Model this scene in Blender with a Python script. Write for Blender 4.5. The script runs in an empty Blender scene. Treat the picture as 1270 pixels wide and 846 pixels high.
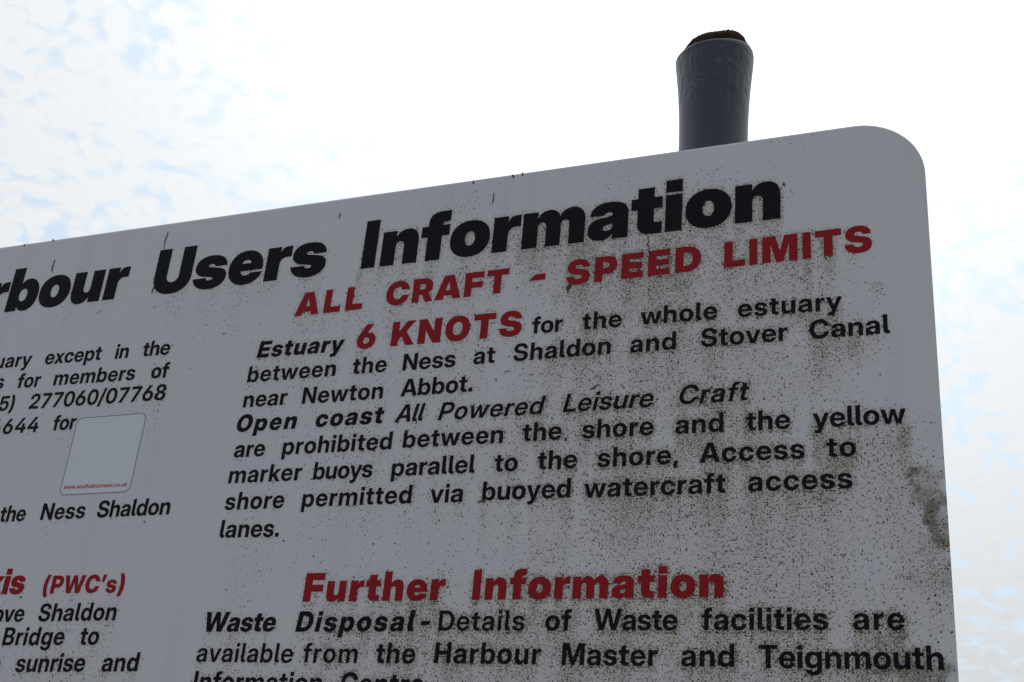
import bpy, bmesh, math, random
import numpy as np
from mathutils import Vector, Matrix
from mathutils.geometry import delaunay_2d_cdt

# ---------------------------------------------------------------- camera, light, exposure
sc = bpy.context.scene
COL = sc.collection
Z0 = 2.4516                       # height above the ground of the sign point the camera is aimed at
cam_d = bpy.data.cameras.new('camera'); cam = bpy.data.objects.new('camera', cam_d); COL.objects.link(cam)
# attitude measured from the vanishing points of the sign's edges (pitch 25 deg, yaw 24 deg, roll -7 deg)
right = Vector((0.92825535, 0.36244786, 0.08350783))
up = Vector((0.08507855, -0.42547374, 0.90096267))
back = Vector((0.36208238, -0.82921869, -0.42578481))
M = Matrix((right, up, back)).transposed().to_4x4()
M.translation = Vector((0, 0, Z0)) + back * 2.0
cam.matrix_world = M
cam_d.sensor_width = 36.0
cam_d.lens = 1570.41 / 1270 * 36.0
cam_d.clip_start = 0.05
cam_d.clip_end = 20000
sc.camera = cam
sc.view_settings.view_transform = 'Standard'
sc.view_settings.look = 'None'
sc.view_settings.gamma = 1.0
sc.view_settings.use_curve_mapping = False
sc.view_settings.exposure = 0.0

SUN_EL, SUN_AZ = math.radians(50), math.radians(-16)      # azimuth from +Y towards +X: behind the sign
sun_dir = Vector((math.sin(SUN_AZ) * math.cos(SUN_EL), math.cos(SUN_AZ) * math.cos(SUN_EL), math.sin(SUN_EL)))
sl = bpy.data.lights.new('sun', 'SUN'); sl.energy = 1.4; sl.angle = math.radians(10); sl.color = (1.0, 0.96, 0.9)
so = bpy.data.objects.new('sun', sl); COL.objects.link(so)
so.rotation_euler = sun_dir.to_track_quat('Z', 'Y').to_euler()
so.location = sun_dir * 30


class NT:
    """small helper for node trees"""
    def __init__(self, tree):
        self.t = tree; tree.nodes.clear()
    def n(self, typ, **kw):
        x = self.t.nodes.new(typ)
        for k, v in kw.items():
            if k.startswith('i_'):
                key = k[2:]
                x.inputs[int(key) if key.isdigit() else key].default_value = v
            else:
                setattr(x, k, v)
        return x
    def l(self, a, b):
        self.t.links.new(a, b)
    def put(self, node, idx, v):
        if hasattr(v, 'is_output'):
            self.l(v, node.inputs[idx])
        else:
            node.inputs[idx].default_value = v
    def m(self, op, a, b=None, c=None, clamp=False):
        x = self.n('ShaderNodeMath', operation=op); x.use_clamp = clamp
        for i, v in enumerate((a, b, c)):
            if v is not None: self.put(x, i, v)
        return x.outputs[0]
    def mix(self, fac, a, b):
        x = self.n('ShaderNodeMix', data_type='RGBA')
        self.put(x, 0, fac)
        for i, v in ((6, a), (7, b)):
            self.put(x, i, v if hasattr(v, 'is_output') or len(v) == 4 else (*v, 1))
        return x.outputs[2]
    def ss(self, v, a, b):
        x = self.n('ShaderNodeMapRange', interpolation_type='SMOOTHSTEP'); self.put(x, 0, v)
        self.put(x, 1, a); self.put(x, 2, b)
        return x.outputs[0]
    def noise(self, vec, scale, detail=4, rough=.5, dim='3D', lac=2.0, dist=0.0):
        x = self.n('ShaderNodeTexNoise', noise_dimensions=dim)
        if vec is not None: self.l(vec, x.inputs['Vector'])
        x.inputs['Scale'].default_value = scale; x.inputs['Detail'].default_value = detail
        x.inputs['Roughness'].default_value = rough; x.inputs['Lacunarity'].default_value = lac
        x.inputs['Distortion'].default_value = dist
        return x.outputs['Fac']


def sky():
    w = bpy.data.worlds.new('World'); sc.world = w; w.use_nodes = True
    T = NT(w.node_tree)
    st = T.n('ShaderNodeTexSky', sky_type='NISHITA'); st.sun_disc = False
    st.sun_elevation = SUN_EL; st.sun_rotation = SUN_AZ
    st.air_density = 1.0; st.dust_density = 1.5; st.ozone_density = 1.0
    g = T.n('ShaderNodeTexCoord').outputs['Generated']
    sx = T.n('ShaderNodeSeparateXYZ'); T.l(g, sx.inputs[0])
    z = T.m('MAXIMUM', sx.outputs[2], 0.0)
    zz = T.m('ADD', z, 0.36)
    cb = T.n('ShaderNodeCombineXYZ')
    T.l(T.m('DIVIDE', sx.outputs[0], zz), cb.inputs[0]); T.l(T.m('DIVIDE', sx.outputs[1], zz), cb.inputs[1])
    p = cb.outputs[0]
    # altocumulus sheet: fine flecks, broken by larger thin areas
    warp = T.n('ShaderNodeVectorMath', operation='ADD')
    wn = T.n('ShaderNodeTexNoise'); T.l(p, wn.inputs['Vector']); wn.inputs['Scale'].default_value = 10
    wn.inputs['Detail'].default_value = 3
    sc_ = T.n('ShaderNodeVectorMath', operation='SCALE'); T.l(wn.outputs['Color'], sc_.inputs[0]); sc_.inputs['Scale'].default_value = 0.07
    T.l(p, warp.inputs[0]); T.l(sc_.outputs[0], warp.inputs[1])
    pw = warp.outputs[0]
    fine = T.noise(pw, CLOUD_FINE, 5, .55)
    broad = T.noise(pw, 6.5, 3, .5)
    tiny = T.noise(pw, 95.0, 3, .6)
    puff = T.n('ShaderNodeTexVoronoi', feature='SMOOTH_F1'); T.l(pw, puff.inputs['Vector']); puff.inputs['Scale'].default_value = 58.0
    puff.inputs['Smoothness'].default_value = .6
    pf = T.m('SUBTRACT', .70, puff.outputs['Distance'])
    # angle to the sun
    dp = T.n('ShaderNodeVectorMath', operation='DOT_PRODUCT'); T.l(g, dp.inputs[0]); dp.inputs[1].default_value = sun_dir
    dt = T.m('MAXIMUM', dp.outputs['Value'], 0.0)
    thick = T.m('ADD', T.m('ADD', T.m('MULTIPLY', fine, .5), T.m('MULTIPLY', pf, .42)), T.m('MULTIPLY', T.m('ADD', broad, T.m('MULTIPLY', tiny, .35)), .42))
    # the sheet covers the sun's half of the sky and breaks up to blue behind the camera
    front = T.ss(dp.outputs['Value'], -.25, .55)
    cov = T.m('ADD', thick, T.m('MULTIPLY', T.m('SUBTRACT', front, 1.0), .30))
    cloud = T.ss(cov, CL0, CL1)
    # forward scattering: the thin sheet is brightest round the sun; thicker billows are a little greyer
    br = T.m('ADD', CLOUD_BASE, T.m('MULTIPLY', T.m('POWER', dt, 32.0), 1.7))
    br = T.m('ADD', br, T.m('MULTIPLY', T.m('POWER', dt, 3.0), .26))
    shade = T.m('SUBTRACT', 1.0, T.m('MULTIPLY', T.ss(cov, .68, 1.0), .06))
    br = T.m('MULTIPLY', br, shade)
    low = T.ss(sx.outputs[2], .02, .42)
    br = T.m('MULTIPLY', br, T.m('ADD', .72, T.m('MULTIPLY', low, .28)))
    cc = T.n('ShaderNodeVectorMath', operation='SCALE'); cc.inputs[0].default_value = (0.945, 0.978, 1.0); T.l(br, cc.inputs['Scale'])
    skc = T.n('ShaderNodeVectorMath', operation='SCALE'); T.l(st.outputs[0], skc.inputs[0]); skc.inputs['Scale'].default_value = SKY_STR
    # veil of thin haze in the blue gaps
    vt = T.n('ShaderNodeVectorMath', operation='MULTIPLY'); T.l(cc.outputs[0], vt.inputs[0]); T.l(T.mix(front, (1.0, .955, .96), (.84, .985, 1.03)), vt.inputs[1])
    veil = T.n('ShaderNodeVectorMath', operation='SCALE'); T.l(vt.outputs[0], veil.inputs[0]); veil.inputs['Scale'].default_value = .56
    gap = T.n('ShaderNodeVectorMath', operation='ADD'); T.l(skc.outputs[0], gap.inputs[0])
    v2 = T.n('ShaderNodeVectorMath', operation='SCALE'); T.l(veil.outputs[0], v2.inputs[0]); T.l(T.m('ADD', BACK_VEIL, T.m('MULTIPLY', front, 1.0 - BACK_VEIL)), v2.inputs['Scale'])
    T.l(v2.outputs[0], gap.inputs[1])
    col = T.mix(cloud, gap.outputs[0], cc.outputs[0])
    bg = T.n('ShaderNodeBackground'); T.l(col, bg.inputs[0]); bg.inputs[1].default_value = 1.0
    o = T.n('ShaderNodeOutputWorld'); T.l(bg.outputs[0], o.inputs[0])


BACK_VEIL = .44
CLOUD_FINE, CL0, CL1, CLOUD_BASE, SKY_STR = 34.0, .44, .66, .74, .060
sky()


# ---------------------------------------------------------------- helpers
def mat(name):
    m = bpy.data.materials.new(name); m.use_nodes = True
    return m, NT(m.node_tree)


def finish(T, color, rough=.6, spec=.3, bump=None, bstr=.3, bdist=.002, **extra):
    b = T.n('ShaderNodeBsdfPrincipled')
    T.put(b, 'Base Color', color if hasattr(color, 'is_output') or len(color) == 4 else (*color, 1))
    T.put(b, 'Roughness', rough); b.inputs['Specular IOR Level'].default_value = spec
    for k, v in extra.items(): T.put(b, k, v)
    if bump is not None:
        bp = T.n('ShaderNodeBump'); bp.inputs['Strength'].default_value = bstr; bp.inputs['Distance'].default_value = bdist
        T.l(bump, bp.inputs['Height']); T.l(bp.outputs[0], b.inputs['Normal'])
    o = T.n('ShaderNodeOutputMaterial'); T.l(b.outputs[0], o.inputs[0])


def link(name, me, material, parent=None, label=None):
    ob = bpy.data.objects.new(name, me); COL.objects.link(ob)
    if material: me.materials.append(material)
    if parent: ob.parent = parent
    if label: ob['label'] = label
    return ob


def mesh_from(name, verts, faces, smooth=False):
    me = bpy.data.meshes.new(name); me.from_pydata(verts, [], faces); me.update()
    if smooth: me.polygons.foreach_set('use_smooth', [True] * len(me.polygons))
    return me


rng = np.random.default_rng(7)
random.seed(7)

# ---------------------------------------------------------------- ground (never in the picture, but it bounces light and carries the post)
gm, T = mat('concrete_promenade')
co = T.n('ShaderNodeTexCoord').outputs['Object']
n1 = T.noise(co, .6, 6, .6); n2 = T.noise(co, 40, 4, .6)
finish(T, T.mix(T.m('ADD', T.m('MULTIPLY', n1, .7), T.m('MULTIPLY', n2, .3)), (.15, .145, .135), (.30, .29, .27)), rough=.9, bump=n2, bstr=.4, bdist=.004)
N = 24
gv, gf = [(0, 0, 0)], []
for k, r in enumerate((3, 12, 60, 400, 4000)):
    gv += [(r * math.cos(2 * math.pi * i / N), r * math.sin(2 * math.pi * i / N), 0) for i in range(N)]
for i in range(N): gf.append((0, 1 + i, 1 + (i + 1) % N))
for k in range(4):
    for i in range(N):
        a, b = 1 + k * N + i, 1 + k * N + (i + 1) % N
        gf.append((a, a + N, b + N, b))
g = link('ground', mesh_from('ground', gv, gf), gm); g['kind'] = 'structure'

# ---------------------------------------------------------------- lettering outlines
GLYPHS = {
 980: {
  'H': '1494;69,0 69,1490 523,1490 523,947 971,947 971,1490 1425,1490 1425,0 971,0 971,565 523,565 523,0',
  'a': '1215;404,-19 298,-19* 136,48* 45,185* 45,290 45,379* 106,503* 215,584* 363,627* 449,632 541,637* 653,659* 703,695* 703,723 703,726 703,743* 677,768* 633,782* 602,782 568,782* 520,764* 494,728* 490,701 93,701 102,824* 224,994* 452,1081* 620,1081 747,1081* 940,1032* 1071,935* 1136,794* 1136,702 1136,0 710,0 710,148 706,148 669,81* 576,8* 467,-19*;551,245 584,245* 657,271* 708,326* 708,370 708,446 692,442* 662,433* 631,425* 592,417* 566,412 528,405* 477,379* 451,341* 451,320 451,296* 478,262* 522,245*',
  'r': '883;80,0 80,1056 504,1056 504,860 505,860 534,971* 656,1053* 766,1053 796,1053* 845,1054* 871,1054 871,710 848,710* 756,708* 718,708 656,708* 565,652* 516,551* 516,483 516,0',
  'b': '1300;802,-25 732,-25* 617,18* 535,102* 513,165 512,165 512,0 80,0 80,1490 516,1490 516,921 517,921 551,976* 632,1046* 739,1081* 807,1081 939,1081* 1141,940* 1258,692* 1258,530 1258,361* 1145,112* 941,-25*;668,315 717,315* 783,369* 817,466* 817,530 817,594* 783,689* 717,743* 668,743 621,743* 546,690* 502,596* 502,530 502,465* 546,368* 621,315*',
  'o': '1263;632,-24 457,-24* 190,110* 42,358* 42,528 42,698* 190,945* 457,1080* 632,1080 808,1080* 1073,945* 1221,698* 1221,528 1221,358* 1073,110* 808,-24*;632,313 671,313* 739,360* 780,456* 780,528 780,602* 739,696* 671,743* 632,743 593,743* 524,696* 483,602* 483,528 483,456* 524,360* 593,313*',
  'u': '1289;430,-25 312,-25* 156,78* 80,263* 80,388 80,1056 516,1056 516,491 516,421* 585,342* 647,342 689,342* 746,379* 773,451* 773,505 773,1056 1210,1056 1210,0 778,0 778,297 831,297 782,159* 597,-25*',
  'U': '1445;722,-24 524,-24* 232,113* 70,364* 70,534 70,1490 510,1490 510,571 510,508* 567,412* 662,355* 723,355 784,355* 879,411* 934,507* 934,571 934,1490 1374,1490 1374,534 1374,363* 1213,112* 920,-24*',
  's': '1172;598,-27 434,-27* 187,69* 41,239* 30,350 460,350 466,310* 536,258* 592,258 643,258* 698,286* 698,311 698,331* 645,359* 587,368 384,399 223,423* 54,585* 54,715 54,827* 176,989* 409,1077* 575,1077 743,1077* 980,984* 1110,816* 1113,699 717,699 716,739* 644,794* 593,794 541,794* 488,763* 488,741 488,721* 533,692* 576,686 810,648 980,622* 1142,483* 1142,363 1142,249* 1008,73* 763,-27*',
  'e': '1209;614,-24 449,-24* 189,117* 42,367* 42,528 42,690* 187,939* 441,1080* 607,1080 731,1080* 937,1001* 1088,857* 1172,659* 1172,541 1172,424 164,424 164,661 976,661 774,624 774,672* 737,738* 669,773* 620,773 571,773* 501,738* 465,672* 465,624 465,430 465,380* 505,310* 581,274* 633,274 671,274* 732,292* 776,326* 786,350 1170,350 1151,241* 995,72* 757,-24*',
  'I': '649;110,0 110,1490 539,1490 539,0',
  'n': '1289;516,551 516,0 80,0 80,1056 511,1056 511,759 459,759 507,897* 693,1081* 859,1081 979,1081* 1134,978* 1210,792* 1210,668 1210,0 773,0 773,565 773,636* 706,714* 642,714 600,714* 544,677* 516,604*',
  'f': '911;871,1056 871,727 21,727 21,1056;216,0 216,1135 216,1260* 302,1416* 486,1490* 633,1490 706,1490* 841,1490* 871,1490 871,1161 854,1161* 786,1161* 758,1161 700,1161* 653,1114* 653,1058 653,0',
  'm': '1915;80,0 80,1056 498,1056 498,794 484,794 508,894* 611,1021* 750,1081* 827,1081 944,1081* 1128,943* 1145,794 1118,794 1134,892* 1241,1019* 1393,1081* 1476,1081 1583,1081* 1745,987* 1836,820* 1836,708 1836,0 1399,0 1399,592 1399,656* 1335,737* 1278,737 1244,737* 1194,703* 1164,640* 1164,595 1164,0 751,0 751,589 751,658* 686,737* 629,737 594,737* 543,703* 516,641* 516,600 516,0',
  't': '891;853,1056 853,727 21,727 21,1056;197,1344 634,1344 634,407 634,362* 669,329* 722,329 750,329* 838,329* 853,329 853,0 825,0* 690,0* 616,0 396,0* 197,156* 197,328',
  'i': '596;80,0 80,1056 516,1056 516,0;80,1131 80,1487 516,1487 516,1131',
 },
 940: {
  'A': '1583;-2,0 494,1490 1083,1490 1585,0 1095,0 939,552 884,748* 780,1126* 732,1325 849,1325 800,1126* 694,748* 636,552 475,0;379,231 379,564 1206,564 1206,231',
  'L': '1185;75,0 75,1490 509,1490 509,367 1145,367 1145,0',
  'C': '1495;763,-24 560,-24* 230,152* 36,495* 36,744 36,995* 230,1339* 560,1514* 763,1514 908,1514* 1151,1429* 1333,1273* 1447,1055* 1461,922 1023,922 1015,972* 973,1053* 908,1109* 823,1139* 771,1139 675,1139* 543,1047* 475,871* 475,744 475,618* 542,443* 675,351* 771,351 823,351* 907,380* 972,437* 1014,517* 1023,566 1461,566 1445,433* 1333,216* 1150,60* 908,-24*',
  'R': '1368;75,0 75,1490 714,1490 894,1490* 1156,1362* 1299,1126* 1299,965 1299,808* 1151,581* 879,456* 691,456 343,456 343,791 681,791 741,791* 827,835* 875,913* 875,965 875,1017* 827,1094* 741,1138* 681,1138 509,1138 509,0;896,0 575,676 1018,676 1347,0',
  'F': '1247;75,0 75,1490 1208,1490 1208,1123 509,1123 509,876 1170,876 1170,524 509,524 509,0',
  'T': '1352;39,1123 39,1490 1312,1490 1312,1123 893,1123 893,0 458,0 458,1123',
  'S': '1415;709,-24 500,-24* 212,96* 63,329* 63,497 473,497 476,441* 537,360* 643,317* 715,317 777,317* 870,348* 922,402* 922,438 922,472* 871,523* 764,560* 682,575 536,602 321,642* 91,867* 91,1034 91,1177* 247,1393* 524,1514* 707,1514 896,1514* 1167,1396* 1317,1172* 1322,1015 923,1015 916,1088* 805,1173* 716,1173 661,1173* 576,1142* 528,1090* 528,1055 528,1021* 573,974* 669,939* 744,926 860,905 989,882* 1176,808* 1295,701* 1352,560* 1352,470 1352,312* 1202,91* 914,-24*',
  'P': '1333;75,0 75,1490 715,1490 895,1490* 1158,1362* 1300,1126* 1300,965 1300,804* 1158,567* 896,439* 716,439 325,439 325,796 682,796 742,796* 829,838* 876,913* 876,965 876,1017* 829,1092* 742,1133* 682,1133 509,1133 509,0',
  'E': '1303;75,0 75,1490 1243,1490 1243,1123 509,1123 509,920 1186,920 1186,565 509,565 509,367 1243,367 1243,0',
  'D': '1460;666,0 254,0 254,359 646,359 762,359* 912,441* 984,612* 984,744 984,877* 909,1049* 753,1131* 631,1131 248,1131 248,1490 658,1490 889,1490* 1234,1306* 1424,970* 1424,744 1424,518* 1236,184* 897,0*;509,1490 509,0 75,0 75,1490',
  'I': '632;110,0 110,1490 522,1490 522,0',
  'M': '1905;75,0 75,1490 727,1490 841,1064 859,1001* 905,822* 955,625* 997,446* 1010,383 898,383 911,446* 953,625* 1001,822* 1047,1001* 1065,1064 1177,1490 1830,1490 1830,0 1404,0 1404,553 1404,604* 1409,770* 1416,968* 1421,1172* 1421,1260 1469,1260 1449,1173* 1399,973* 1349,776* 1304,608* 1288,553 1129,0 778,0 616,553 600,608* 553,776* 502,973* 451,1173* 430,1260 484,1260 484,1172* 489,968* 496,770* 501,604* 501,553 501,0',
  '6': '1320;674,-20 493,-20* 217,113* 59,347* 59,499 59,626* 153,850* 228,963 581,1490 1038,1490 608,845 497,845 517,872* 582,933* 686,977* 762,977 917,977* 1140,862* 1261,647* 1261,500 1261,347* 1111,113* 847,-20*;659,300 718,300* 806,351* 858,441* 858,500 858,558* 806,649* 718,700* 659,700 603,700* 513,649* 462,558* 462,500 462,441* 513,351* 603,300*',
  'K': '1509;396,196 396,722 446,788* 547,919* 647,1050* 696,1115 980,1490 1480,1490 858,716 818,716;75,0 75,1490 509,1490 509,1186 509,748 509,542 509,0;1013,0 670,586 928,911 1511,0',
  'N': '1517;75,0 75,1490 516,1490 859,936 883,897* 957,764* 1039,611* 1074,545 1022,422 1016,506* 1010,718* 1007,916* 1007,977 1007,1490 1442,1490 1442,0 1001,0 678,519 648,569* 558,724* 457,914* 406,1012 493,1034 501,930* 509,726* 509,564* 509,518 509,0',
  'O': '1528;764,-24 560,-24* 229,152* 36,495* 36,744 36,995* 229,1339* 560,1514* 764,1514 967,1514* 1297,1339* 1492,995* 1492,744 1492,494* 1297,151* 967,-24*;764,351 859,351* 988,445* 1052,621* 1052,744 1052,868* 988,1045* 859,1139* 764,1139 670,1139* 541,1045* 475,868* 475,744 475,621* 541,445* 670,351*',
  'u': '1278;436,-24 318,-24* 161,77* 83,263* 83,389 83,1056 501,1056 501,485 501,411* 574,328* 640,328 685,328* 746,366* 776,443* 776,501 776,1056 1195,1056 1195,0 782,0 782,294 834,294 785,156* 600,-24*',
  'r': '867;83,0 83,1056 489,1056 489,862 491,862 520,971* 641,1055* 751,1055 781,1055* 828,1055* 853,1055 853,723 832,723* 742,722* 704,722 642,722* 550,666* 501,564* 501,494 501,0',
  't': '874;834,1056 834,739 20,739 20,1056;198,1344 616,1344 616,396 616,351* 652,317* 706,317 733,317* 819,317* 834,317 834,0 807,0* 677,0* 606,0 392,0* 198,154* 198,322',
  'h': '1278;501,555 501,0 83,0 83,1490 501,1490 501,762 444,762 493,900* 679,1080* 841,1080 960,1080* 1117,979* 1195,793* 1195,667 1195,0 776,0 776,571 776,646* 705,728* 638,728 593,728* 532,690* 501,613*',
  'e': '1202;611,-24 446,-24* 189,117* 44,367* 44,528 44,690* 188,939* 439,1080* 603,1080 726,1080* 930,1001* 1080,856* 1162,659* 1162,540 1162,428 164,428 164,658 973,658 780,620 780,672* 741,745* 668,783* 615,783 563,783* 489,745* 450,672* 450,620 450,435 450,381* 492,304* 572,264* 628,264 668,264* 734,284* 780,321* 790,347 1159,347 1140,239* 986,72* 752,-24*',
  'n': '1278;501,555 501,0 83,0 83,1056 496,1056 496,762 444,762 493,900* 679,1080* 841,1080 960,1080* 1117,979* 1195,793* 1195,667 1195,0 776,0 776,571 776,646* 705,728* 638,728 593,728* 532,690* 501,613*',
  'f': '892;852,1056 852,739 20,739 20,1056;215,0 215,1142 215,1264* 300,1417* 480,1490* 622,1490 693,1490* 823,1490* 852,1490 852,1173 835,1173* 768,1173* 740,1173 682,1173* 633,1126* 633,1069 633,0',
  'o': '1254;627,-24 454,-24* 191,111* 44,359* 44,528 44,698* 191,944* 454,1080* 627,1080 801,1080* 1063,944* 1210,698* 1210,528 1210,359* 1063,111* 801,-24*;627,301 671,301* 744,351* 787,452* 787,528 787,605* 744,705* 671,755* 627,755 584,755* 510,705* 466,605* 466,528 466,452* 510,351* 584,301*',
  'm': '1902;83,0 83,1056 484,1056 484,797 470,797 494,895* 596,1021* 735,1080* 811,1080 929,1080* 1113,943* 1129,797 1102,797 1118,893* 1225,1018* 1377,1080* 1460,1080 1567,1080* 1728,988* 1819,820* 1819,707 1819,0 1400,0 1400,599 1400,667* 1332,749* 1272,749 1235,749* 1180,713* 1149,647* 1149,601 1149,0 752,0 752,598 752,668* 684,749* 624,749 586,749* 531,713* 501,648* 501,603 501,0',
  'a': '1205;407,-19 301,-19* 139,48* 48,186* 48,291 48,380* 109,504* 219,584* 367,625* 452,631 545,636* 658,658* 708,694* 708,722 708,726 708,746* 680,776* 631,792* 597,792 561,792* 508,772* 479,733* 475,703 93,703 103,825* 223,993* 449,1080* 614,1080 738,1080* 929,1031* 1057,935* 1122,795* 1122,704 1122,0 714,0 714,148 710,148 674,83* 583,10* 473,-19*;545,238 584,238* 661,267* 712,327* 712,372 712,452 697,447* 665,438* 630,429* 588,421* 561,416 522,409* 467,382* 438,342* 438,318 438,293* 466,256* 514,238*',
  'i': '584;83,0 83,1056 501,1056 501,0;83,1131 83,1487 501,1487 501,1131',
  'k': '1215;457,229 457,722 505,722 756,1056 1226,1056 783,493 664,493;83,0 83,1490 501,1490 501,0;763,0 526,401 795,694 1236,0',
  's': '1158;591,-27 431,-27* 187,67* 44,237* 33,347 445,347 452,304* 525,248* 585,248 640,248* 700,281* 700,309 700,332* 644,363* 585,373 385,404 225,429* 57,590* 57,719 57,830* 178,990* 407,1077* 568,1077 732,1077* 966,985* 1093,818* 1096,702 717,702 716,745* 640,803* 586,803 531,803* 473,769* 473,743 473,721* 521,689* 566,681 796,644 964,616* 1125,478* 1125,358 1125,245* 993,72* 753,-27*',
 },
 850: {
  'E': '1281;88,0 88,1490 1220,1490 1220,1161 476,1161 476,905 1163,905 1163,587 476,587 476,329 1220,329 1220,0',
  's': '1123;573,-27 421,-27* 189,64* 51,230* 41,342 408,342 415,289* 498,225* 567,225 633,225* 705,269* 705,304 705,334* 643,373* 582,384 387,417 230,444* 65,602* 65,729 65,836* 181,992* 400,1077* 553,1077 707,1077* 929,987* 1052,823* 1055,709 715,709 714,760* 630,828* 567,828 504,828* 435,782* 435,748 435,719* 491,679* 541,670 761,632 926,603* 1083,464* 1083,345 1083,235* 956,68* 726,-27*',
  't': '830;789,1056 789,771 19,771 19,1056;199,1344 571,1344 571,370 571,322* 610,285* 666,285 692,285* 772,285* 789,285 789,0 762,0* 644,0* 581,0 382,0* 199,147* 199,307',
  'u': '1248;451,-24 335,-24* 174,77* 91,263* 91,391 91,1056 463,1056 463,472 463,386* 547,293* 623,293 673,293* 746,335* 785,423* 785,489 785,1056 1158,1056 1158,0 790,0 790,287 842,287 792,148* 607,-24*',
  'a': '1178;415,-19 309,-19* 146,50* 54,188* 54,293 54,383* 117,505* 229,582* 377,622* 461,629 555,636* 669,656* 718,691* 718,722 718,726 718,753* 685,794* 626,817* 585,817 542,817* 478,792* 442,744* 438,710 95,710 103,827* 222,992* 441,1080* 599,1080 717,1080* 900,1030* 1024,935* 1087,797* 1087,709 1087,0 724,0 724,148 720,148 687,88* 599,15* 486,-19*;532,219 582,219* 669,257* 722,327* 722,377 722,467 708,461* 672,451* 630,441* 578,431* 548,426 505,419* 440,390* 404,344* 404,313 404,284* 436,241* 494,219*',
  'r': '829;91,0 91,1056 452,1056 452,867 454,867 483,971* 605,1058* 713,1058 741,1058* 788,1057* 810,1057 810,755 790,756* 707,757* 669,757 607,757* 514,701* 463,597* 463,523 463,0',
  'y': '1189;128,-418 128,-132 281,-132 318,-132* 358,-113* 382,-69* 394,-31 406,1 0,1056 388,1056 533,589 564,486* 621,276* 649,172 542,172 568,276* 624,486* 656,589 804,1056 1189,1056 738,-141 701,-241* 604,-362* 471,-418* 380,-418 318,-418* 189,-418*',
  'O': '1529;764,-24 562,-24* 236,156* 46,500* 46,744 46,990* 236,1334* 562,1514* 764,1514 967,1514* 1292,1334* 1483,990* 1483,744 1483,499* 1292,156* 967,-24*;764,313 867,313* 1014,415* 1092,608* 1092,744 1092,881* 1014,1075* 867,1177* 764,1177 663,1177* 516,1075* 437,881* 437,744 437,608* 516,415* 663,313*',
  'p': '1265;91,-418 91,1056 459,1056 459,921 464,921 495,974* 582,1044* 696,1080* 764,1080 897,1080* 1100,940* 1216,692* 1216,530 1216,362* 1103,114* 899,-24* 760,-24 690,-24* 577,18* 493,98* 467,156 463,156 463,-418;652,271 712,271* 795,334* 840,450* 840,530 840,610* 795,724* 712,787* 652,787 593,787* 501,723* 449,608* 449,530 449,451* 501,335* 593,271*',
  'e': '1182;602,-24 439,-24* 189,117* 49,367* 49,528 49,690* 189,939* 434,1080* 593,1080 714,1080* 913,1001* 1058,856* 1137,657* 1137,537 1137,438 164,438 164,652 966,652 795,612 795,674* 749,763* 663,810* 603,810 543,810* 457,763* 411,674* 411,612 411,447 411,383* 459,289* 551,239* 616,239 663,239* 737,264* 788,310* 800,342 1132,342 1113,234* 964,70* 738,-24*',
  'n': '1248;463,567 463,0 91,0 91,1056 458,1056 458,769 407,769 456,908* 642,1080* 798,1080 915,1080* 1075,979* 1158,793* 1158,665 1158,0 785,0 785,584 785,671* 703,763* 626,763 575,763* 502,721* 463,633*',
  'c': '1179;604,-24 438,-24* 188,114* 49,363* 49,528 49,692* 188,942* 438,1080* 604,1080 717,1080* 907,1014* 1047,894* 1128,730* 1133,629 776,629 772,666* 747,724* 704,766* 647,789* 611,789 553,789* 470,726* 425,609* 425,528 425,447* 470,330* 554,267* 611,267 647,267* 704,290* 746,332* 772,393* 776,430 1133,430 1132,330* 1053,165* 912,43* 720,-24*',
  'o': '1230;615,-24 447,-24* 191,112* 49,360* 49,528 49,696* 191,943* 447,1080* 615,1080 784,1080* 1038,943* 1180,696* 1180,528 1180,360* 1038,112* 784,-24*;615,269 669,269* 755,328* 804,444* 804,528 804,613* 755,727* 669,787* 615,787 562,787* 475,728* 425,613* 425,528 425,444* 475,328* 561,269*',
  'W': '2102;399,0 2,1490 422,1490 556,870 578,765* 617,555* 656,346* 673,241 586,241 606,346* 647,555* 691,765* 715,870 861,1490 1241,1490 1387,870 1411,765* 1455,555* 1496,346* 1516,241 1428,241 1447,346* 1484,555* 1524,765* 1546,870 1680,1490 2100,1490 1703,0 1276,0 1096,721 1076,803* 1031,1031* 995,1191 1107,1191 1071,1031* 1027,803* 1006,721 826,0',
  'D': '1451;656,0 254,0 254,322 636,322 766,322* 932,416* 1014,604* 1014,744 1014,887* 931,1075* 760,1168* 628,1168 247,1168 247,1490 653,1490 881,1490* 1219,1307* 1405,972* 1405,744 1405,518* 1221,184* 886,0*;476,1490 476,0 88,0 88,1490',
  'i': '554;91,0 91,1056 463,1056 463,0;91,1170 91,1487 463,1487 463,1170',
  'l': '614;477,0 275,0* 91,148* 91,315 91,1490 463,1490 463,351 463,313* 502,276* 541,276 552,276* 575,276* 585,276 585,0 558,0* 504,0*',
  '-': '1320;1006,716 1006,431 314,431 314,716',
  '(': '800;154,592 154,771* 211,1134* 314,1454* 382,1566 738,1566 680,1428* 585,1103* 530,759* 530,592 530,445* 578,167* 672,-125* 738,-294 382,-294 270,-104* 154,348*',
  'P': '1318;88,0 88,1490 709,1490 885,1490* 1141,1365* 1280,1136* 1280,978 1280,822* 1140,591* 884,466* 708,466 309,466 309,786 681,786 749,786* 847,834* 901,920* 901,978 901,1037* 847,1123* 749,1170* 681,1170 476,1170 476,0',
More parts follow.
